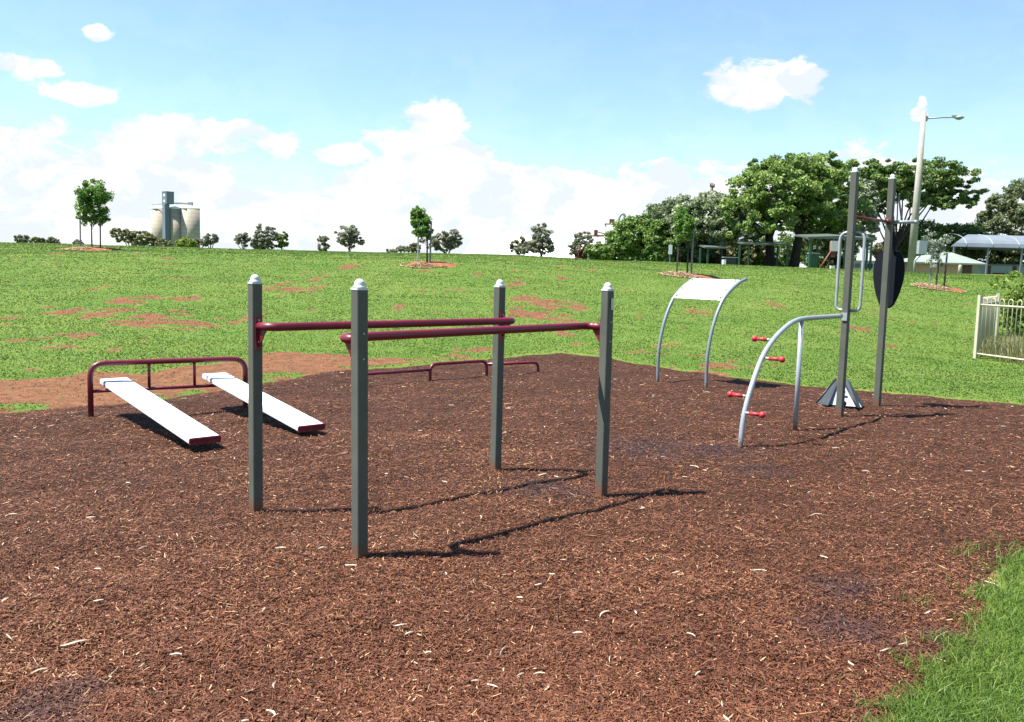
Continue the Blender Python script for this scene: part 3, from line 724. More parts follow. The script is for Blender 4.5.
# foot ramp behind the left post
g1 = gnd(816.5, 403); g2 = gnd(861, 407)
rw = (g2 - g1).normalized(); rb = Vector((-rw.y, rw.x, 0))
za = .30
def tp_(px, py, back): return vpl(px, py, g1 + rb * back, rw)
ramp = thing('foot_ramp', (g1 + g2) / 2, 'low wedge-shaped grey foot ramp with pale centre behind the left tall post', 'foot ramp')
tl = tp_(835.5, 379, .25); tr = tp_(848, 379.5, .25); bl_ = gnd(828, 405.5); br_ = gnd(858, 408)
tli = tp_(838, 382, .22); tri = tp_(844, 382, .22)
back1 = g1 + rb * .42 + rw * .1; back2 = g2 + rb * .42
th = rb * -.012
MB().slab([bl_ + rb * .1 - rw * .03, br_ + rb * .1 + rw * .03, tri + rb * .04 + rw * .02, tli + rb * .04 - rw * .02], rb * .012).build('footplate', M['ramp_light'], ramp)
MB().slab([g1, bl_, tli, tl], rb * .014 + Vector((0, 0, .004))).build('side_plate', M['ramp_dark'], ramp)
MB().slab([br_, gnd(864, 406), tr, tri], rb * .014 + Vector((0, 0, .004))).build('side_plate', M['ramp_dark'], ramp)
rm = MB(); rm.tube([g1 + rb * -.004 + Vector((0, 0, .005)), tl - rb * .004], .011, 6).tube([br_ - rb * .01, tri - rb * .01], .009, 6)
rm.build('edge_rim', M['black'], ramp)
q = gnd(844, 405.5, .03) - rb * .05; MB().ball(q + Vector((0, 0, .03)), .035, 12, 8).tube([q + rb * .1, q + rb * .02 + Vector((0, 0, .03))], .016, 8).build('pivot', M['dark'], ramp)
ws = (tli + tri) / 2 * .6 + (bl_ + br_) / 2 * .4 - rb * .02; MB().box(ws, (.09, .03, .03), math.atan2(rw.y, rw.x)).build('hinge', M['ramp_dark'], ramp)

# ---------------------------------------------------------------- cream fence
def fence_run(a, b, parent, step=.105, Hf=1.22, endpost=True, level=False):
    d = (b - a); L = d.length; d.normalize()
    za = (lambda t: tz(a.x, a.y)) if level else (lambda t: tz(a.x + d.x * t, a.y + d.y * t))
    for (zr, nm) in ((.1, 'rail'), (Hf - .13, 'rail')):
        MB().tube([Vector((a.x + d.x * t, a.y + d.y * t, za(t) + zr)) for t in np.linspace(0, L, 9)], .019, 6).build(nm, M['cream'], parent)
    t = .09; k = 0
    while t + step < L - .04:
        p = Vector((a.x + d.x * t, a.y + d.y * t, za(t))); q = p + d * step
        z0 = Vector((0, 0, .1)); path = [p + z0, p + Vector((0, 0, Hf - .05))]
        for j in range(1, 8):
            th = math.pi * j / 8; path.append((p + q) / 2 + d * (-math.cos(th) * step / 2) + Vector((0, 0, Hf - .05 + math.sin(th) * .055)))
        path += [q + Vector((0, 0, Hf - .05)), q + z0]
        MB().tube(path, .0095, 6).build('picket_loop', M['cream'], parent)
        t += step * 2; k += 1
    for t in ([0, L] if endpost else [L]):
        p = Vector((a.x + d.x * t, a.y + d.y * t, za(t)))
        MB().rprism(p - Vector((0, 0, .1)), p + Vector((0, 0, Hf + .06)), .075, math.atan2(d.y, d.x)).build('post', M['cream'], parent)
fc = onterr(975.5, 358.6); fe1 = Vector((fc.x + .75, fc.y - 2.6, 0)); fe2 = Vector((fc.x + 1.75, fc.y + 2.6, 0))
fn = thing('pool_fence', (fc.x, fc.y, tz(fc.x, fc.y)), 'cream metal loop-top fence panel running towards the viewer at right', 'fence')
fence_run(Vector((fc.x, fc.y, 0)), fe1, fn)
fn2 = thing('pool_fence', (fc.x + .3, fc.y + .3, tz(fc.x, fc.y)), 'cream metal loop-top fence run leading back up the slope behind the corner post', 'fence')
fence_run(Vector((fc.x + .12, fc.y + .2, 0)), fe2, fn2, endpost=False, level=True)

# ---------------------------------------------------------------- trees
def leaf_cloud(centres, radii, nleaf, size, flat=.6, tvar=.25, tb=.45, up_bias=.6):
    """leaves as small folded diamonds round each clump centre"""
    n = len(centres) * nleaf
    C = np.repeat(np.array(centres), nleaf, 0); rr = np.repeat(np.array(radii), nleaf)
    dv = RNG.normal(0, 1, (n, 3)); dv /= np.linalg.norm(dv, axis=1)[:, None]
    rad = rr * RNG.uniform(.15, 1, n) ** .55
    P = C + dv * rad[:, None] * np.array([1, 1, flat])
    nrm = RNG.normal(0, 1, (n, 3)) * .75 + dv * .5 + np.array([0, 0, up_bias]); nrm /= np.linalg.norm(nrm, axis=1)[:, None]
    t = np.cross(nrm, RNG.normal(0, 1, (n, 3))); t /= np.linalg.norm(t, axis=1)[:, None]; b = np.cross(nrm, t)
    sz = size * RNG.uniform(.6, 1.35, n)[:, None]
    V = np.stack([P - t * sz, P - b * sz * .5 , P + t * sz, P + b * sz * .5], 1).reshape(-1, 3)
    ct = np.repeat(RNG.normal(0, .13, len(centres)), nleaf)
    tint = np.clip(tb + ct + RNG.normal(0, tvar * .6, n), 0, 1)
    return V, np.arange(n * 4).reshape(n, 4), tint

def make_tree(name, label, cat, base, blobs, nclump, nleaf, size, lm, trunk_r=.3, trunk_top=.35, forks=None, clump_r=.16, group=None,
              shell=.55, limbs=14, bark=None, tb=.45, lowcut=-.55, flat=.6, hang=0, tvar=.25):
    """blobs: (dx, dy, zc, rx, ry, rz) relative to the base"""
    t = thing(name, base, label, cat, group)
    vol = np.array([b[3] * b[4] + b[3] * b[5] for b in blobs]); vol = vol / vol.sum()
    cs, rs = [], []
    tries = 0
    while len(cs) < nclump and tries < nclump * 30:
        tries += 1
        i = RNG.choice(len(blobs), p=vol); b = blobs[i]
        d = RNG.normal(0, 1, 3); d /= np.linalg.norm(d)
        if d[2] < lowcut: continue
        q = RNG.uniform(shell ** 3, 1) ** (1 / 3)
        p = np.array([b[0] + d[0] * b[3] * q, b[1] + d[1] * b[4] * q, b[2] + d[2] * b[5] * q])
        if vnoise(np.array([p[0] * 1.7 / b[3] * 2 + 50]), np.array([p[2] * 1.7 / b[5] * 2 + 7]), 4)[0] < .2: continue
        cs.append(p + np.array(base)); rs.append(clump_r * (b[3] + b[5]) / 2 * RNG.uniform(.6, 1.35))
    V, Fc, ti = leaf_cloud(cs, rs, nleaf, size, flat, tvar, tb)
    mesh_np('crown', V, Fc, lm, t, tint=ti)
    mb = MB(); B0 = Vector(base)
    forks = forks or [(0, 0)]
    for (fx, fy) in forks:
        H = trunk_top; k0 = B0 + Vector((fx, fy, -.3)); mid = B0 + Vector((fx * 1.1 + random.uniform(-.1, .1) * trunk_r, fy, H * .5)); top = B0 + Vector((fx * 1.3, fy, H))
        mb.tube([k0, B0 + Vector((fx, fy, .15)), mid, top], [trunk_r * 1.35, trunk_r, trunk_r * .85, trunk_r * .72], 8)
        for j in range(max(1, limbs // len(forks))):
            c = Vector(cs[RNG.integers(len(cs))]); s = top if random.random() < .6 else mid.lerp(top, random.uniform(.4, 1))
            m1 = s.lerp(c, .45) + Vector((random.uniform(-.14, .14), random.uniform(-.1, .1), random.uniform(.02, .24))) * (c - s).length
            rr = trunk_r * random.uniform(.22, .42)
            mb.tube(smooth_path([s, m1, c], 3), [rr, rr * .85, rr * .75, rr * .6, rr * .5, rr * .35, rr * .2], 6, cap=False)
    mb.build('trunk', bark or M['bark'], t)
    return t

def blobs_px(Y, base, lst, depth=.8):
    """lst of (px, py, rx_px, ry_px, dy) -> blobs relative to base at distance Y"""
    out = []
    for (a, b, ra, rb_, dy) in lst:
        p = at(a, b, Y + dy); k = (Y + dy) / 900
        out.append((p.x - base.x, dy, p.z - base.z, ra * k, ra * k * depth, rb_ * k))
    return out
def ptree(name, label, cat, px, Y, lst, nclump, nleaf, size, lm, **kw):
    b = atT(px, Y); bl = blobs_px(Y, b, lst, kw.pop('depth', .8))
    return make_tree(name, label, cat, b, bl, nclump, nleaf, size, lm, **kw)

# big park trees at right
ptree('shade_tree', 'large spreading green shade tree with two dark trunks right of the picnic shelters', 'tree', 783, 72,
      [(795, 196, 62, 38, 0), (760, 214, 40, 30, -2), (825, 212, 40, 40, 2), (782, 182, 44, 22, 1), (745, 205, 22, 26, 0), (845, 232, 26, 24, 2), (828, 180, 34, 25, 1), (790, 172, 44, 18, 0)],
      620, 130, .135, M['leafA'], trunk_r=.42, trunk_top=3.0, forks=[(-1.0, 0), (1.0, .4)], clump_r=.155, group='trees along the park edge', limbs=24, shell=.35, lowcut=-.8, tb=.6, tvar=.35)
ptree('shade_tree', 'umbrella-shaped dark green tree with open branches behind the street light', 'tree', 893, 90,
      [(920, 178, 55, 19, 0), (885, 178, 34, 20, 1), (950, 196, 32, 18, 0), (900, 195, 46, 18, 1), (955, 202, 26, 12, -1), (868, 205, 20, 22, 3), (930, 205, 26, 12, -2)],
      480, 105, .15, M['leafD'], trunk_r=.38, trunk_top=2.6, clump_r=.15, group='trees along the park edge', limbs=17, shell=.3, lowcut=-.5, tb=.55, flat=.5)
ptree('flowering_tree', 'grey-green tree with whitish blossom behind the farthest picnic shelter', 'tree', 722, 74,
      [(708, 218, 38, 26, 0), (735, 232, 30, 20, -2), (690, 226, 24, 22, 1)],
      330, 120, .125, M['leafW'], trunk_r=.32, trunk_top=2.2, clump_r=.21, group='trees along the park edge', limbs=12, tb=.52, tvar=.4, lowcut=-.8)
ptree('flowering_tree', 'whitish grey-green flowering tree above the nearest shelter roof', 'tree', 850, 78,
      [(850, 222, 26, 30, 0), (835, 240, 24, 20, 0), (862, 205, 18, 26, 0), (815, 238, 20, 18, 0)],
      310, 120, .125, M['leafW'], trunk_r=.3, trunk_top=2, clump_r=.21, group='trees along the park edge', limbs=10, tb=.58, tvar=.4, lowcut=-.8)
ptree('leafy_tree', 'rounded bushy green tree at the left end of the park trees', 'tree', 640, 76,
      [(640, 237, 32, 22, 0), (618, 250, 22, 14, 0), (655, 250, 24, 20, -1)],
      310, 120, .125, M['leafA'], trunk_r=.25, trunk_top=1.5, clump_r=.22, group='trees along the park edge', limbs=8, lowcut=-.9, tb=.42)
ptree('leafy_tree', 'tall grey-green bushy tree behind the white sign', 'tree', 672, 77,
      [(674, 224, 32, 23, 0), (660, 246, 26, 20, 0), (690, 245, 26, 22, -1)],
      310, 120, .125, M['leafW'], trunk_r=.25, trunk_top=1.5, clump_r=.22, group='trees along the park edge', limbs=8, lowcut=-.9, tb=.42)
for i, (a, b_, ra, rb_, lab, lm) in enumerate([
        (770, 252, 34, 18, 'dark leafy shrub behind the trunks of the large shade tree', 'leafD'), (705, 254, 26, 14, 'olive shrub behind the farthest picnic shelter', 'leafO'),
        (825, 256, 28, 16, 'dark shrub behind the nearest picnic shelter', 'leafD'), (742, 256, 22, 13, 'yellow-green shrub under the middle shelter', 'leafO'),
        (600, 252, 14, 8, 'low green bush left of the park trees', 'leafA'), (922, 240, 26, 18, 'mid green tree behind the brick toilet block roof', 'leafA'),
        (958, 240, 30, 16, 'dark bushy tree right of the brick toilet block roof ridge', 'leafD'), (650, 260, 34, 10, 'low dark shrub under the bushy trees at left', 'leafD'), (690, 260, 26, 10, 'low green shrub behind the white sign', 'leafA'), (905, 250, 14, 14, 'dark green shrub at the foot of the street light', 'leafD'),
        (888, 252, 16, 10, 'olive shrub seen behind the hanging black pad', 'leafO')]):
    ptree('shrub', lab, 'shrub', a, (92 if a > 880 else 82) if i not in (0, 1, 3) else 79, [(a, b_, ra, rb_, 0)], 80, 110, .14, M[lm], trunk_r=.08, trunk_top=.8, clump_r=.3, group='shrubs behind the shelters', limbs=5, lowcut=-.95)
ptree('silvery_shrub', 'pale silvery shrub in front of the brick toilet block', 'shrub', 938, 66, [(936, 244, 15, 11, 0)], 26, 46, .08, M['leafP'], trunk_r=.06, trunk_top=1.2, clump_r=.32, limbs=5, lowcut=-.9)
ptree('gum_tree', 'grey-green gum tree at the right edge of the picture', 'tree', 1015, 95,
      [(1010, 222, 34, 20, 0), (990, 232, 22, 16, 0), (1035, 205, 40, 26, 2), (1000, 205, 14, 10, 0), (985, 253, 40, 18, -1), (1030, 255, 40, 20, -1)],
      460, 115, .15, M['leafR'], trunk_r=.35, trunk_top=2.5, clump_r=.19, limbs=14, lowcut=-.8, tb=.55)

# distant skyline trees
D_TREES = [
    (22, 150, [(22, 239, 7, 5, 0)], 'leafG', 'tiny rounded tree at the far left of the skyline'), (38, 160, [(38, 241, 8, 4, 0)], 'leafO', 'tiny low olive tree second from the left on the skyline'),
    (53, 150, [(53, 241, 6, 3.5, 0)], 'leafG', 'tiny squat tree third from the left on the skyline'), (78, 170, [(78, 243, 5, 3, 0)], 'leafG', 'very small bush beside the stake of the left sapling'),
    (130, 130, [(124, 235, 13, 8, 0), (140, 239, 16, 8, 0), (158, 242, 14, 5, 0)], 'leafO', 'broad olive tree clump left of the grain silos'),
    (186, 140, [(186, 243, 10, 4.5, 0)], 'leafL', 'yellow-green bush at the foot of the silos'), (200, 150, [(199, 243, 10, 4, 0)], 'leafG', 'low dull bush right of the yellow-green bush'),
    (211, 140, [(211, 239, 7.5, 5.5, 0)], 'leafG', 'small round gum tree just right of the silos'), (244, 150, [(243, 240, 8, 7, 0)], 'leafG', 'small tree on the left of a trio on the skyline'),
    (265, 150, [(265, 234, 12, 11, 0), (264, 243, 13, 8, 0)], 'leafG', 'tallest gum tree of the skyline trio right of the silos'), (282, 150, [(282, 240, 6, 9, 0)], 'leafD', 'narrow dark tree on the right of the skyline trio'),
    (323, 150, [(323, 239, 6, 3, 0), (324, 247, 6, 4, 0)], 'leafG', 'thin open tree left of the lone round gum'), (349, 140, [(347, 236, 13, 12, 0), (357, 240, 8, 8, 0)], 'leafG', 'lone round open gum tree in the left centre skyline'),
    (406, 150, [(404, 249, 8, 3, 0), (392, 251, 6, 2, 0)], 'leafG', 'very low bushes left of the middle sapling'),
    (447, 100, [(444, 242, 13, 10, 0), (452, 238, 10, 10, 0), (436, 245, 9, 7, 0)], 'leafG', 'dark gum tree right behind the middle sapling'), (416, 110, [(415, 248, 6, 5, 0)], 'leafO', 'small olive bush left behind the middle sapling'),
    (520, 120, [(520, 246, 10, 9, 0)], 'leafO', 'rounded tree on the left of the pair before the white shed'), (541, 115, [(541, 236, 11, 13, 0), (541, 246, 14, 10, 0), (528, 247, 10, 8, 0)], 'leafG', 'taller tree of the pair before the white shed'),
    (583, 110, [(583, 243, 11, 12, 0), (580, 250, 12, 8, 0)], 'leafG', 'open gum tree on the left of the reddish bush'), (598, 115, [(600, 249, 12, 7, 0)], 'leafD', 'dark low tree behind the reddish bush')]
for (px_, Y, lst, lm, lab) in D_TREES:
    w = sum(l[2] for l in lst)
    b = atT(px_, Y); b.z = tz(b.x, b.y)
    bl = blobs_px(Y, b, lst, .8)
    nc = int(30 + w * 3.2)
    make_tree('distant_tree', lab, 'tree', b, bl, nc, 55, .18 * Y / 130, M[lm], trunk_r=.22, trunk_top=max(bl[0][2] * .6, .5), clump_r=.2, group='trees beyond the crest of the slope', limbs=7, lowcut=-.9, tb=.68, shell=.35)
ptree('reddish_bush', 'reddish brown bush left of the park trees', 'shrub', 590, 95, [(592, 252, 13, 6.5, 0), (580, 255, 9, 4, 0)], 50, 60, .18, M['leafB'], trunk_r=.06, trunk_top=.8, clump_r=.3, limbs=4, lowcut=-.95)

# saplings with stakes
def ground_ring(p, rx, ry, material, name, label):
    n = 28; vs = [Vector((p.x, p.y, tz(p.x, p.y) + .1))]; fs = []
    for ring_, hh_ in ((.4, .1), (.75, .07), (1.0, -.02)):
        for k in range(n):
            th = 2 * math.pi * k / n; w_ = ring_ * (1 + .16 * math.sin(3 * th + p.x) + .08 * math.sin(7 * th)) if ring_ > .5 else ring_
            x_ = p.x + math.cos(th) * rx * w_; y_ = p.y + math.sin(th) * ry * w_
            vs.append(Vector((x_, y_, tz(x_, y_) + hh_ + random.uniform(-.008, .012))))
    for k in range(n):
        a, b = 1 + k, 1 + (k + 1) % n
        fs.append((0, a, b))
        for q in range(2): fs.append((a + q * n, a + (q + 1) * n, b + (q + 1) * n, b + q * n))
    g = MB().add(vs, fs, True).build(name, material, loc=(p.x, p.y, tz(p.x, p.y)))
    tag(g, label, 'soil', kind='stuff')
    N = 2600; a = RNG.uniform(0, 2 * np.pi, N); q = np.sqrt(RNG.uniform(0, 1, N)) * 1.12
    return g
SAP = [  # px, base y, top y, crown blobs (px,py,rx,ry), stakes (px, mat, top py), label
    (92, 250, [(94, 193, 15, 13), (86, 200, 11, 18), (101, 206, 10, 16), (92, 215, 15, 10), (106, 219, 6, 5)], [(80.5, 'woodgrey', 196, 'grey'), (100.5, 'wooddark', 200, 'dark brown')], 'left'),
    (427, 265, [(418, 217, 8, 10), (423, 228, 8, 14), (415, 222, 5, 12), (428, 230, 4, 10)], [(417.5, 'woodpale', 225, 'pale'), (430, 'woodgrey', 222, 'grey')], 'middle'),
    (687, 276, [(681, 215, 8, 9), (685, 228, 10, 14), (678, 232, 6, 14)], [(676.5, 'wooddark', 243, 'dark brown'), (691, 'woodgrey', 228, 'grey')], 'third'),
    (936, 288, [(938, 248, 9, 8), (934, 262, 8, 8), (945, 241, 6, 4)], [(929, 'woodgrey', 250, 'grey'), (944, 'wooddark', 253, 'dark brown')], 'right')]
SLAB = ['broad bushy young tree on the crest at far left', 'slim upright young tree with red soil ring in the middle of the slope', 'bright green young tree in front of the white sign', 'thin sparse young tree in front of the brick toilet block']
for i, (px_, by, cr, stakes, nm) in enumerate(SAP):
    b = onterr(px_, by); Y = b.y
    bl = [(at(a, c, Y).x - b.x, random.uniform(-.15, .15), at(a, c, Y).z - b.z, ra * Y / 900, ra * Y / 900 * .9, rb_ * Y / 900) for a, c, ra, rb_ in cr]
    t = make_tree('sapling', SLAB[i], 'young tree', b, bl, [170, 120, 100, 40][i], [60, 56, 46, 22][i], .052, M['leafY' if i != 3 else 'leafP'], trunk_r=.035, trunk_top=bl[-1][2] * .72,
                  clump_r=.27, group='young staked trees on the slope', limbs=10, bark=M['barkyoung'], lowcut=-.95, shell=.3, tb=.42, flat=.9)
    for (sx, sm, sy, cn) in stakes:
        q = at(sx, by, Y + random.choice((-.1, .15))); gz_ = tz(q.x, q.y); zt2 = at(sx, sy, Y).z
        s = MB().rprism(Vector((q.x, q.y, gz_ - .1)), Vector((q.x + .02, q.y, zt2)), .06 if i else .055, random.uniform(0, 1.5), .006).build('tree_stake', M[sm], loc=(q.x, q.y, gz_))
        tag(s, '%s stake %s the %s' % (cn, 'left of' if sx < px_ else 'right of', ['bushy young tree at far left', 'slim young tree in mid slope', 'young tree by the white sign', 'sparse young tree by the toilet block'][i]), 'stake', 'stakes beside the young trees')
    rr_ = [1.0, 1.0, 1.0, 1.0][i]
    ground_ring(b + Vector((.2, 0, 0)), rr_, rr_ * 1.25, M['redsoil'], 'soil_mound', 'red soil mound round the ' + SLAB[i])
    N = 4200; a = RNG.uniform(0, 2 * np.pi, N); q = np.sqrt(RNG.uniform(0, 1, N)) * 1.0 * rr_ + RNG.normal(0, .04, N)
    cx_ = b.x - (.12 if i in (0, 2) else 0); x_ = cx_ + np.cos(a) * q; y_ = b.y - .2 + np.sin(a) * q * 1.25
    kk_ = (x_ < b.x + .25) if i != 1 else (y_ < b.y - rr_ * .7 + .3 * np.sin(x_ * 5)); kk_ = kk_ | (q > rr_ * .97); x_, y_ = x_[kk_], y_[kk_]; N = len(x_)
    z_ = terrain(x_, y_) + np.interp(np.hypot(x_ - b.x, (y_ - b.y) / 1.25) / rr_, [0, .4, .75, 1, 1.1], [.11, .11, .08, .02, .02]); th = RNG.uniform(0, 6.28, N)
    l_ = RNG.uniform(.03, .07, N)[:, None]; d_ = np.stack([np.cos(th), np.sin(th), RNG.normal(0, .15, N)], 1) * l_; e_ = np.stack([-np.sin(th), np.cos(th), RNG.normal(0, .2, N)], 1) * .018
    P_ = np.stack([x_, y_, z_ + .012], 1)
    g = mesh_np('straw_mulch', np.stack([P_ - d_, P_ - e_, P_ + d_, P_ + e_], 1).reshape(-1, 3), np.arange(N * 4).reshape(N, 4), M['straw'], tint=RNG.beta(2, 2, N))
    tag(g, 'pale straw flakes scattered round the ' + SLAB[i], 'straw mulch', kind='stuff')

# shrub and dry grass inside the pool fence
sb_ = at(1012, 300, 21.5); b = Vector((sb_.x, sb_.y, tz(sb_.x, sb_.y)))
bl = [(0, 0, 1.1, .5, .5, .65), (.5, .2, 1.0, .5, .5, .6), (-.15, 0, .6, .4, .5, .5), (.35, 0, .5, .6, .5, .5)]
make_tree('leafy_shrub', 'fresh yellow-green leafy shrub growing behind the cream fence', 'shrub', b, bl, 110, 32, .05, M['leafL'], trunk_r=.02, trunk_top=.4, clump_r=.33, limbs=10, bark=M['barkyoung'], lowcut=-.9, tb=.35)
n = 5200; t_ = RNG.uniform(0, 1, n); x = fc.x + .35 + RNG.uniform(0, 2.6, n) ; y = fc.y + RNG.uniform(-1.2, 1.5, n)
k = (x - fc.x) * .96 + (y - fc.y) * .28 > .12; x, y = x[k], y[k]; n = len(x)
k = (y - fc.y) < (x - fc.x) * 1.6; x, y = x[k], y[k]; n = len(x)
blades('tall_dry_grass', x, y, terrain(x, y), RNG.uniform(.2, .55, n), RNG.uniform(.008, .018, n), RNG.uniform(.05, .5, n), M['drygrass'], RNG.beta(2, 2, n), 'tall dry yellow grass behind the cream fence')

# ---------------------------------------------------------------- street light, cabinet, poles
lb = atT(911, 56); tb_ = at(925, 112, 56.0)
Hh = tb_.z - lb.z
lamp = thing('street_light', lb, 'tall pale concrete street light with a single lamp arm to the right', 'street light')
lt = Vector((lb.x + .12, lb.y, tb_.z))
MB().tube([lb - Vector((0, 0, .3)), lb.lerp(lt, .5), lt], [.25, .2, .135], 20).build('pole', M['concrete'], lamp)
a1 = at(961, 118.5, 56); ar = lt + Vector((0, 0, -.4))
armv = Vector((a1.x - lt.x, -.1, 0))
MB().tube([ar, ar + armv * .5 + Vector((0, 0, .1)), ar + armv + Vector((0, 0, .12))], [.05, .045, .04], 8).box(ar + Vector((.14, 0, 0)), (.12, .2, .3)).build('lamp_arm', M['metalsheet'], lamp)
hd = ar + armv * .93 + Vector((0, 0, .1))
MB().lathe(hd, [(.02, .14), (.2, .08), (.3, 0), (.24, -.05), (.1, -.12), (.02, -.14)], 14).box(hd + Vector((-.3, 0, .05)), (.4, .2, .14)).build('lamp_head', M['metalsheet'], lamp)
cb_ = atT(916, 54)
cab = thing('meter_cabinet', cb_, 'grey metal cabinet on a bent pipe beside the street light', 'cabinet')
ctr = at(922, 247.5, 54)
MB().box(ctr, (.5, .35, .8)).build('cabinet_box', M['metalsheet'], cab, bevel=.02)
MB().tube(fillet([Vector((cb_.x - .1, cb_.y, cb_.z - .2)), Vector((cb_.x - .1, cb_.y, ctr.z - .75)), Vector((ctr.x, ctr.y, ctr.z - .38))], .15), .06, 10).build('pipe', M['tube'], cab)

up_ = atT(708, 88)
upole = thing('utility_pole', up_, 'dark wooden utility pole with crossarm rising above the trees', 'utility pole')
ut = at(708.5, 183, 88)
MB().tube([up_ - Vector((0, 0, .3)), Vector((up_.x, up_.y, ut.z))], [.19, .13], 10).build('pole', M['wood'], upole)
MB().box(Vector((up_.x, up_.y - .18, ut.z - .35)), (.8, .12, .14), .9).tube([Vector((up_.x - .25, up_.y - .5, ut.z - .28)), Vector((up_.x - .25, up_.y - .5, ut.z - .05))], .06, 6).tube([Vector((up_.x + .24, up_.y + .1, ut.z - .28)), Vector((up_.x + .24, up_.y + .1, ut.z - .05))], .06, 6).build('crossarm', M['wood'], upole)

# ---------------------------------------------------------------- picnic shelters etc.
def shelter(px0, px1, py_roof, Y, posts, label, thick=.11, dep=3.0, rmat='shelterroof', peak=0):
    c = atT((px0 + px1) / 2, Y); zt2 = at((px0 + px1) / 2, py_roof, Y).z
    t = thing('picnic_shelter', c, label, 'shelter', 'picnic shelters under the trees')
    x0 = at(px0 + 8, py_roof, Y).x; x1 = at(px1, py_roof, Y).x
    zs = lambda x_: zt2
    m = MB(); e = .45
    ring = [Vector((x0, Y, zt2)), Vector((x0, Y, zt2 - thick)), Vector((x1, Y, zt2 - thick)), Vector((x1, Y, zt2)), Vector(((x0 + x1) / 2, Y, zt2 + peak))]
    m.slab(ring, Vector((0, dep, .25)))
    m.build('roof', M[rmat], t)
    for (pp, dy) in posts:
        x_ = at(pp, py_roof, Y + dy).x; zz = tz(x_, Y + dy)
        MB().box(Vector((x_, Y + dy, (zz + zt2 - thick) / 2)), (.13, .13, zt2 - thick - zz)).build('post', M['greenpaint'], t)
    return t
shelter(800, 876, 237.5, 62, [(811, .25), (818, 2.6), (846, .3), (868, .3), (872, 2.6)], 'nearest and rightmost green picnic shelter with flat pale roof', peak=.12)
shelter(735, 791, 243.5, 68, [(740, .25), (749, .3), (778, 2.6), (788, .3)], 'middle green picnic shelter beside the twin tree trunks')
shelter(697, 728, 247, 70, [(700.5, .25), (708, .3), (722, 2.4)], 'farthest and leftmost small picnic shelter')
# rubbish bin under near shelter
bb = atT(812.5, 63); bin_ = thing('wheelie_bin', (bb.x, bb.y, bb.z), 'dark green wheelie bin under the nearest shelter', 'bin')
MB().add([Vector((bb.x + sx * w_, bb.y + sy * w_, bb.z + z_)) for z_, w_ in ((0.05, .24), (1.05, .32)) for sx, sy in ((-1, -1), (1, -1), (1, 1), (-1, 1))],
         [(3, 2, 1, 0), (4, 5, 6, 7), (0, 1, 5, 4), (1, 2, 6, 5), (2, 3, 7, 6), (3, 0, 4, 7)]).build('body', M['greenpaint'], bin_, bevel=.02)
MB().box((bb.x, bb.y - .02, bb.z + 1.1), (.7, .72, .09)).build('lid', M['metalsheet'], bin_, bevel=.02)
wb = MB()
for sx in (-.28, .28): wb.tube([Vector((bb.x + sx - .03, bb.y + .25, bb.z + .1)), Vector((bb.x + sx + .03, bb.y + .25, bb.z + .1))], .1, 12)
wb.build('wheels', M['black'], bin_)
# barbecue
q = atT(728.5, 66); bq = thing('barbecue', q, 'black box barbecue with a white end beside the farthest shelter', 'barbecue')
MB().box((q.x + .1, q.y, q.z + .32), (.75, .6, .62)).build('cabinet', M['black'], bq, bevel=.01)
MB().box((q.x - .38, q.y - .1, q.z + .28), (.2, .5, .4)).build('end_panel', M['signwhite'], bq, bevel=.01)
MB().box((q.x + .05, q.y, q.z + .66), (1.0, .7, .05)).build('hotplate', M['metalsheet'], bq)
# sign
q = atT(669.5, 60); sg_ = thing('sign', q, 'tall narrow white sign on a grey post left of the shelters', 'sign')
MB().box((q.x, q.y, q.z + .7), (.07, .07, 1.4)).build('post', M['woodgrey'], sg_)
zt2 = at(669.5, 249.6, 60).z; MB().box((q.x, q.y - .05, zt2), (.24, .03, .62)).build('sign_board', M['signwhite'], sg_, bevel=.006)
# play frame behind loop handle
q = atT(832, 66); pf = thing('play_frame', q, 'small playground frame with white panel and faded red parts', 'play equipment')
zq = at(833, 246, 66).z
MB().box((q.x + .1, q.y, zq), (.55, .05, .75)).build('white_panel', M['signwhite'], pf)
MB().box((q.x, q.y + .03, zq - .62), (.3, .06, .4)).build('red_panel', M['playred'], pf)
for sx in (-.2, .45): MB().tube([Vector((q.x + sx, q.y + .06, q.z - .1)), Vector((q.x + sx, q.y + .06, zq + .35))], .05, 8).build('post', M['brown'], pf)
MB().tube([Vector((q.x - .95, q.y, q.z)), Vector((q.x - .15, q.y + .05, zq - .4))], .06, 8).build('slide_rail', M['playred'], pf)
MB().box((q.x - .02, q.y - .1, q.z + .22), (.3, .3, .22)).build('seat', M['signwhite'], pf)
# low pale building behind pad
x0, x1 = at(842, 262, 84).x, at(886, 262, 84).x; q = atT(858, 84); zt2 = at(858, 261.5, 84).z
lbld = thing('low_shed', (q.x, 84, q.z), 'low pale grey building with a strip of windows behind the loop handle', 'building')
MB().box(((x0 + x1) / 2, 86, (zt2 + q.z - 1) / 2), (x1 - x0, 4, zt2 - q.z + 1)).build('wall', M['signwhite'], lbld)
MB().box(((x0 + x1) / 2, 86, zt2 + .06), (x1 - x0 + .4, 4.4, .1)).build('roof', M['metalsheet'], lbld)
for k in range(7): MB().box((x0 + (k + .5) * (x1 - x0) / 7, 83.97, zt2 - .38), ((x1 - x0) / 7 - .12, .05, .42)).build('window', M['glass'], lbld)

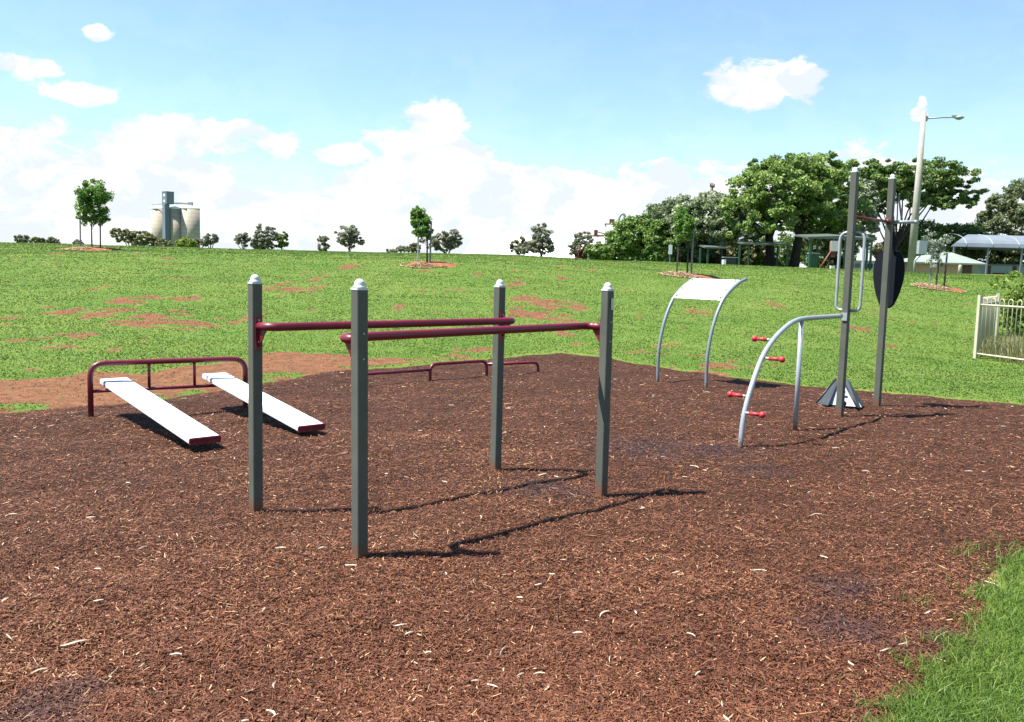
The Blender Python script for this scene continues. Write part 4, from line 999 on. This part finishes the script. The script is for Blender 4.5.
# brick toilet block
Yb = 78; e0, e1 = at(913, 262, Yb).x, at(987, 263.4, Yb).x; ze = at(950, 262.7, Yb).z; zr = at(946, 252.3, Yb + 3).z
q0 = tz((e0 + e1) / 2, Yb)
bk_ = thing('brick_toilet_block', ((e0 + e1) / 2, Yb + 3, q0), 'tan brick toilet block with a pale green hipped roof', 'building')
w0, w1 = e0 + .5, e1 - .5
wl = MB().box(((w0 + w1) / 2, Yb + 3, (ze + q0 - .5) / 2), (w1 - w0, 5.0, ze - q0 + .5)).build('wall', M['brick'], bk_)
cxm = at(946, 252, Yb + 3).x
rv = [Vector((e0, Yb, ze)), Vector((e1, Yb, ze)), Vector((e1, Yb + 6, ze)), Vector((e0, Yb + 6, ze)), Vector((cxm - .5, Yb + 3, zr)), Vector((cxm + .5, Yb + 3, zr))]
MB().add(rv, [(0, 1, 5, 4), (1, 2, 5), (2, 3, 4, 5), (3, 0, 4), (3, 2, 1, 0)]).build('roof', M['roofmint'], bk_)
MB().box(((e0 + e1) / 2, Yb - .03, ze - .07), (e1 - e0, .08, .14)).build('gutter', M['roofmint'], bk_)
for pp in (967.5, 972.5):
    xx = at(pp, 268, Yb).x; MB().box((xx, Yb + .47, q0 + (ze - q0) * .46), (.36, .08, (ze - q0) * .9)).build('door', M['brown'], bk_)
xx = at(985, 268, Yb).x; MB().box((xx - .6, Yb + .47, ze - .75), (.9, .06, .7)).build('pale_wall_panel', M['roofmint'], bk_)
q = atT(960, 64); bo = thing('bollard', q, 'short pale round bollard in front of the brick toilet block', 'bollard')
MB().lathe(q, [(.12, -.1), (.12, .62), (.09, .68), (.02, .7)], 16).build('bollard_post', M['concrete'], bo)

# curved shade roof
Ys = 84; z_e = at(990, 247, Ys).z; z_t = at(990, 235, Ys + 3.5).z; xa = at(951.5, 247, Ys).x; xb_ = xa + 11.5
sh = thing('shade_structure', (xa + 4, Ys + 3, tz(xa + 4, Ys)), 'long blue-grey barrel-curved shade roof on dark posts', 'shelter')
vs = []; nS = 13
for (xx, sk) in ((xa, 1), (xb_, 1)):
    for k in range(nS):
        th = math.pi * k / (nS - 1); yy = Ys + 3.5 - 3.5 * math.cos(th); zz = z_e + (z_t - z_e) * math.sin(th)
        if xx == xa: xq = at(951.5 + 16.5 * (math.sin(th) if th < math.pi / 2 else 1), 240, yy).x
        else: xq = xx
        vs.append(Vector((xq, yy, zz)))
vb = [v - Vector((0, 0, .06)) for v in vs]
fs = [(k, nS + k, nS + k + 1, k + 1) for k in range(nS - 1)]
fs2 = [(2 * nS + k + 1, 2 * nS + nS + k + 1, 2 * nS + nS + k, 2 * nS + k) for k in range(nS - 1)]
rim = [(0, 2 * nS, 3 * nS, nS), (nS - 1, 2 * nS - 1, 4 * nS - 1, 3 * nS - 1)] + [(k, k + 1, 2 * nS + k + 1, 2 * nS + k) for k in range(nS - 1)] + [(nS + k, 3 * nS + k, 3 * nS + k + 1, nS + k + 1) for k in range(nS - 1)]
MB().add(vs + vb, fs + fs2 + rim, False).build('curved_roof', M['shade'], sh)
for pp, dy in ((954, .1), (988, .1), (1022, .1), (962, 6.8), (996, 6.8)):
    xx = at(pp, 250, Ys + .1).x; zz = tz(xx, Ys + dy); MB().box((xx, Ys + dy, (zz - .2 + z_e) / 2), (.14, .14, z_e - zz + .2)).build('post', M['woodgrey'], sh)
for xx in np.linspace(xa + 1.4, xb_ - .3, 5):
    MB().tube([Vector((xx, Ys + 3.5 - 3.5 * math.cos(math.pi * k / 12), z_e + (z_t - z_e) * math.sin(math.pi * k / 12) + .015)) for k in range(13)], .035, 6).build('rib', M['metalsheet'], sh)
# kiosk below it
Yk = 87; xk0, xk1 = at(987, 270, Yk).x, at(1050, 270, Yk).x; zk = at(1005, 265.5, Yk).z; zg = tz(xk0 + 2, Yk)
ki = thing('kiosk', (xk0 + 2, Yk, zg), 'low blue-grey kiosk wall with reddish door panels under the shade roof', 'building')
MB().box(((xk0 + xk1) / 2, Yk + 1.5, (zk + zg - .5) / 2), (xk1 - xk0, 3, zk - zg + .5)).build('wall', M['metalsheet'], ki)
MB().box(((xk0 + xk1) / 2, Yk + 1.5, zk + .05), (xk1 - xk0 + .3, 3.3, .12)).build('roof', M['shade'], ki)
for pp, w_ in ((989, .3), (1014.5, .35)):
    xx = at(pp, 270, Yk).x; MB().box((xx, Yk - .03, (zk + zg) / 2), (w_, .06, zk - zg - .1)).build('door', M['brown'], ki)
xx = at(999, 270, Yk).x; MB().box((xx, Yk - .03, (zk + zg) / 2 + .1), (1.15, .05, .35)).build('window', M['rust'], ki)
xx = at(1021, 270, Yk).x; MB().box((xx, Yk - .03, (zk + zg) / 2 + .1), (.8, .05, .4)).build('window', M['glass'], ki)

# ---------------------------------------------------------------- grain silos and far sheds
Yw = 560; kx = Yw / 900
def S_(px, py, dy=0): return at(px, py, Yw + dy)
silo = thing('grain_silos', (S_(175, 250).x, Yw, 0), 'cluster of pale concrete grain silos with a tall grey elevator tower', 'silos')
for (cx_, r_, yt, dy) in ((160.0, 8.6, 208.5, 6), (176.2, 8.6, 208.3, -3), (190.3, 8.9, 208.3, -5), (182, 8.5, 207.5, 12)):
    c = S_(cx_, yt, dy); rr = r_ * kx; c0 = Vector((c.x, c.y, 0)); zt2 = c.z
    cyl = MB().lathe(c0, [(rr, -1), (rr, zt2)], 40).build('silo', M['silo'], silo)
    MB().lathe(Vector((c.x, c.y, zt2)), [(rr + .2, -.5), (rr + .2, 0.02), (rr * .35, 1.3), (rr * .3, 1.35)], 40).build('cone_roof', M['shedwhite'], cyl)
ec = S_(165.6, 192, -9); ztw = ec.z; ty_ = R(-40)
MB().box((ec.x, ec.y, ztw / 2), (3.3, 3.0, ztw), ty_).build('elevator_tower', M['tower'], silo)
hx = S_(168.2, 200, -9); zlo = S_(169, 205).z
MB().box((hx.x, hx.y, (ztw + zlo) / 2), (4.9, 4.9, ztw - zlo), ty_).box((hx.x, hx.y, ztw + .1), (5.2, 5.2, .3), ty_).build('tower_head', M['tower'], silo)
nv_ = Vector((math.sin(ty_), -math.cos(ty_), 0))
for zz in (ztw - 2, ztw - 5.5): MB().box(Vector((hx.x, hx.y, zz)) + nv_ * 2.5, (1.6, .2, 1.5), ty_).build('window', M['signwhite'], silo)
gl = S_(181, 203.5, -2); gr = S_(190.5, 203.5, -2)
MB().box(((gl.x + gr.x) / 2 - 1.5, gl.y, gl.z), (gr.x - gl.x + 5, 2.2, .9)).box((gr.x, gr.y, gr.z - .2), (2.4, 2.6, 2.0)).build('conveyor_gallery', M['metalsheet'], silo)
MB().tube([S_(152, 204), S_(163, 204)], .25, 6).build('walkway_rail', M['metalsheet'], silo)

Ysd = 330; za = at(500, 237, Ysd).z
xl, xr = at(464, 241, Ysd).x, at(632, 243, Ysd).x; xl2 = at(471, 237, Ysd + 20).x; 
shed = thing('grain_shed', ((xl + xr) / 2, Ysd, 0), 'long white grain storage shed on the skyline', 'building')
ze_ = at(500, 256, Ysd).z
MB().box(((xl + xr) / 2, Ysd + 22, ze_ / 2 - .5), (xr - xl, 44, ze_ + 1)).build('wall', M['shedwhite'], shed)
MB().add([Vector((xl - .5, Ysd - .5, ze_)), Vector((xr, Ysd - .5, ze_)), Vector((xr, Ysd + 44, ze_)), Vector((xl - .5, Ysd + 44, ze_)), Vector((xl + 3, Ysd + 22, za + 1.6)), Vector((xr, Ysd + 22, za + 1.6))],
         [(0, 1, 5, 4), (1, 2, 5), (2, 3, 4, 5), (3, 0, 4), (3, 2, 1, 0)]).build('roof', M['shedwhite'], shed)
# elevator frame
Yt = 300; c = at(621, 222, Yt); el = thing('grain_elevator', (c.x, Yt, 0), 'spindly grey elevator tower with platform above the park trees', 'tower')
zt2 = c.z; m = MB()
for sx in (-2, 2):
    for sy in (-2, 2): m.tube([Vector((c.x + sx, Yt + sy, 0)), Vector((c.x + sx * .7, Yt + sy, zt2))], .22, 6)
z_ = 4
while z_ < zt2 - 2:
    m.tube([Vector((c.x - 2, Yt - 2, z_)), Vector((c.x + 2, Yt - 2, z_ + 2.4))], .16, 5).tube([Vector((c.x + 2, Yt - 2, z_)), Vector((c.x - 2, Yt - 2, z_ + 2.4))], .16, 5); z_ += 2.4
m.build('lattice_tower', M['metalsheet'], el)
MB().box((c.x - 2.2, Yt, zt2 - .8), (6.5, 4, .3)).tube([Vector((c.x - 5, Yt, zt2 - .8)), Vector((c.x - 5, Yt, 8))], .2, 6).build('platform', M['metalsheet'], el)
MB().tube(smooth_path([Vector((c.x - 1.2, Yt, zt2 - .6)), Vector((c.x - .3, Yt, zt2 + 2.2)), Vector((c.x + 1, Yt, zt2 + 2.4)), Vector((c.x + 1.6, Yt, zt2 - .6))], 4), .45, 8).build('spout', M['metalsheet'], el)
MB().box((c.x - 3, Yt, zt2 + .1), (1.6, 1.5, 1.5)).build('motor_housing', M['rust'], el)
c = at(598, 234.5, 325); cv = thing('roof_conveyor', (c.x, 325, 0), 'small rusty conveyor gantry on the roof of the white shed', 'conveyor')
MB().tube([Vector((c.x - 5, 325, c.z - .6)), Vector((c.x + 5, 325, c.z - .3))], .3, 6).box((c.x - .8, 325, c.z + .5), (1.2, 1.2, 2.2)).tube([Vector((c.x - .5, 325, c.z + 1)), Vector((c.x + 4.5, 325, c.z - .2))], .18, 6).build('gantry', M['rust'], cv)
mm = MB()
for dx in (-4, 0, 4): mm.tube([Vector((c.x + dx, 325, -.2)), Vector((c.x + dx, 325, c.z - .4))], .2, 6)
mm.build('gantry_legs', M['metalsheet'], cv)

# ---------------------------------------------------------------- sky and sun
s1 = gnd(360, 557); s2 = gnd(508, 563); s3 = gnd(601.5, 491); s4 = gnd(706, 491)
sh_ = ((s2 - s1) / tops[1].z + (s4 - s3) / tops[3].z) / 2; print('shadow', sh_, 'tops', [round(t.z, 3) for t in tops])
SUN_EL = math.atan(1 / sh_.length); sdir = Vector((-sh_.normalized().x * math.cos(SUN_EL), -sh_.normalized().y * math.cos(SUN_EL), math.sin(SUN_EL)))
_q = Matrix.Rotation(R(7), 3, 'Z'); sdir = _q @ sdir
print('sun el', math.degrees(SUN_EL), sdir)
sl_ = bpy.data.lights.new('sun', 'SUN'); so_ = bpy.data.objects.new('sun', sl_); COL.objects.link(so_)
sl_.energy = 5.0; sl_.angle = R(.53); sl_.color = (1, .965, .9)
so_.rotation_euler = (-sdir).to_track_quat('-Z', 'Y').to_euler(); so_.location = (-10, -5, 30)

w = bpy.data.worlds.new('World'); sc.world = w; w.use_nodes = True; nt = w.node_tree
for q in list(nt.nodes): nt.nodes.remove(q)
L = nt.links.new
def N(t, **k):
    q = nt.nodes.new(t)
    for a, b in k.items(): setattr(q, a, b)
    return q
def math_(op, a, b=None, c=None, clamp=False):
    q = N('ShaderNodeMath', operation=op); q.use_clamp = clamp
    for i, v in enumerate((a, b, c)):
        if v is None: continue
        if isinstance(v, (int, float)): q.inputs[i].default_value = v
        else: L(v, q.inputs[i])
    return q.outputs[0]
out = N('ShaderNodeOutputWorld'); bgs = N('ShaderNodeBackground'); bgc = N('ShaderNodeBackground'); mixs = N('ShaderNodeMixShader')
sky = N('ShaderNodeTexSky'); sky.sky_type = 'NISHITA'; sky.sun_disc = False; sky.sun_elevation = SUN_EL
sky.sun_rotation = math.atan2(sdir.x, sdir.y); sky.air_density = 1.0; sky.dust_density = .3; sky.ozone_density = 1.2; sky.altitude = 200
tn = N('ShaderNodeMix', data_type='RGBA', blend_type='MULTIPLY'); tn.inputs['Factor'].default_value = 1; tn.inputs[7].default_value = (.9, 1.05, 1.12, 1)
L(sky.outputs[0], tn.inputs[6]); L(tn.outputs[2], bgs.inputs['Color']); bgs.inputs['Strength'].default_value = .069
geo = N('ShaderNodeTexCoord'); sep = N('ShaderNodeSeparateXYZ'); L(geo.outputs['Generated'], sep.inputs[0])
az = math_('MULTIPLY', math_('ARCTAN2', sep.outputs['X'], sep.outputs['Y']), 180 / math.pi)
elv = math_('MULTIPLY', math_('ARCSINE', sep.outputs['Z']), 180 / math.pi)
cmb = N('ShaderNodeCombineXYZ'); L(az, cmb.inputs['X']); L(elv, cmb.inputs['Y'])
def azel(px, py):
    d = ray(px, py); return math.degrees(math.atan2(d.x, d.y)), math.degrees(math.asin(d.z))
# noise on the direction itself (seamless)
def noise(scale, det=7, ro=.6, vec=None, dist=0):
    q = N('ShaderNodeTexNoise'); q.inputs['Scale'].default_value = scale; q.inputs['Detail'].default_value = det; q.inputs['Roughness'].default_value = ro
    q.inputs['Distortion'].default_value = dist; L(vec or geo.outputs['Generated'], q.inputs['Vector']); return q.outputs['Fac']
strv = N('ShaderNodeMapping'); strv.inputs['Scale'].default_value = (1, 1, 1.8); L(geo.outputs['Generated'], strv.inputs['Vector'])
nf = noise(26, 9, .64, strv.outputs[0], .3); nb = noise(7, 5, .55, strv.outputs[0])
CL = [(760, 85, 50, 25), (735, 95, 34, 16), (795, 80, 30, 19), (76, 92, 37, 11), (14, 66, 24, 13), (47, 68, 20, 10), (99, 34, 12, 7), (919, 112, 9, 8), (922, 103, 6, 8),
      (434, 122, 34, 24), (425, 150, 56, 30), (390, 178, 60, 26), (470, 178, 60, 26), (190, 136, 66, 20), (140, 148, 60, 24), (245, 128, 28, 8), (278, 143, 26, 13), (35, 150, 26, 16),
      (345, 155, 30, 14), (470, 160, 46, 16)]
last = None
for (a, b, ra, rb_) in CL:
    c = azel(a, b); k = 57.3 / 900
    vm = N('ShaderNodeVectorMath', operation='SUBTRACT'); L(cmb.outputs[0], vm.inputs[0]); vm.inputs[1].default_value = (c[0], c[1], 0)
    vs_ = N('ShaderNodeVectorMath', operation='MULTIPLY'); L(vm.outputs[0], vs_.inputs[0]); vs_.inputs[1].default_value = (1 / (ra * k), 1 / (rb_ * k), 0)
    vl = N('ShaderNodeVectorMath', operation='LENGTH'); L(vs_.outputs[0], vl.inputs[0])
    v = math_('MINIMUM', math_('MULTIPLY', math_('SUBTRACT', 1, vl.outputs['Value']), 1.2), .8)
    last = v if last is None else math_('SMOOTH_MAX', last, v, .25)
# low bank of cumulus along the horizon
bank_top = math_('ADD', math_('MULTIPLY', noise(4.5, 4, .55), 9.0), 2.0)
bank = math_('MULTIPLY', math_('SUBTRACT', bank_top, elv), .55)
ahead = N('ShaderNodeMapRange', interpolation_type='SMOOTHSTEP'); ahead.inputs['From Min'].default_value = -.3; ahead.inputs['From Max'].default_value = .45; L(sep.outputs['Y'], ahead.inputs['Value'])
bank = math_('SUBTRACT', math_('MINIMUM', bank, 1.0), math_('MULTIPLY', math_('SUBTRACT', 1, ahead.outputs[0]), 2.5))
dens = math_('SMOOTH_MAX', last, bank, .2)
dens = math_('ADD', dens, math_('MULTIPLY', math_('SUBTRACT', nf, .5), 2.5))
mrn = N('ShaderNodeMapRange', interpolation_type='SMOOTHSTEP'); mrn.inputs['From Min'].default_value = -.05; mrn.inputs['From Max'].default_value = .42
L(dens, mrn.inputs['Value'])
alpha = math_('MULTIPLY', mrn.outputs[0], .97)
# thin veil low down
veil = N('ShaderNodeMapRange'); veil.inputs['From Min'].default_value = 24; veil.inputs['From Max'].default_value = 2; veil.inputs['To Min'].default_value = 0; veil.inputs['To Max'].default_value = .3
L(elv, veil.inputs['Value'])
wisp = math_('MULTIPLY', veil.outputs[0], math_('ADD', nb, .15), clamp=True)
alpha = math_('MAXIMUM', alpha, wisp)
shd = N('ShaderNodeMapRange', interpolation_type='SMOOTHSTEP'); shd.inputs['From Min'].default_value = .42; shd.inputs['From Max'].default_value = .56
L(noise(15, 7, .6, strv.outputs[0], .3), shd.inputs['Value'])
cc = N('ShaderNodeMix', data_type='RGBA'); cc.inputs[6].default_value = (.86, .925, .99, 1); cc.inputs[7].default_value = (1.12, 1.12, 1.12, 1); L(shd.outputs[0], cc.inputs['Factor'])
L(cc.outputs[2], bgc.inputs['Color']); bgc.inputs['Strength'].default_value = .35
L(alpha, mixs.inputs[0]); L(bgs.outputs[0], mixs.inputs[1]); L(bgc.outputs[0], mixs.inputs[2]); L(mixs.outputs[0], out.inputs[0])

# ---------------------------------------------------------------- render settings
vs_ = sc.view_settings; vs_.view_transform = 'Standard'; vs_.look = 'None'; vs_.exposure = 1.55; vs_.gamma = 1; vs_.use_curve_mapping = False
sc.render.engine = 'CYCLES'; sc.cycles.max_bounces = 5; sc.cycles.diffuse_bounces = 3; sc.cycles.transparent_max_bounces = 4
sc.cycles.use_denoising = True; sc.cycles.sample_clamp_indirect = 6
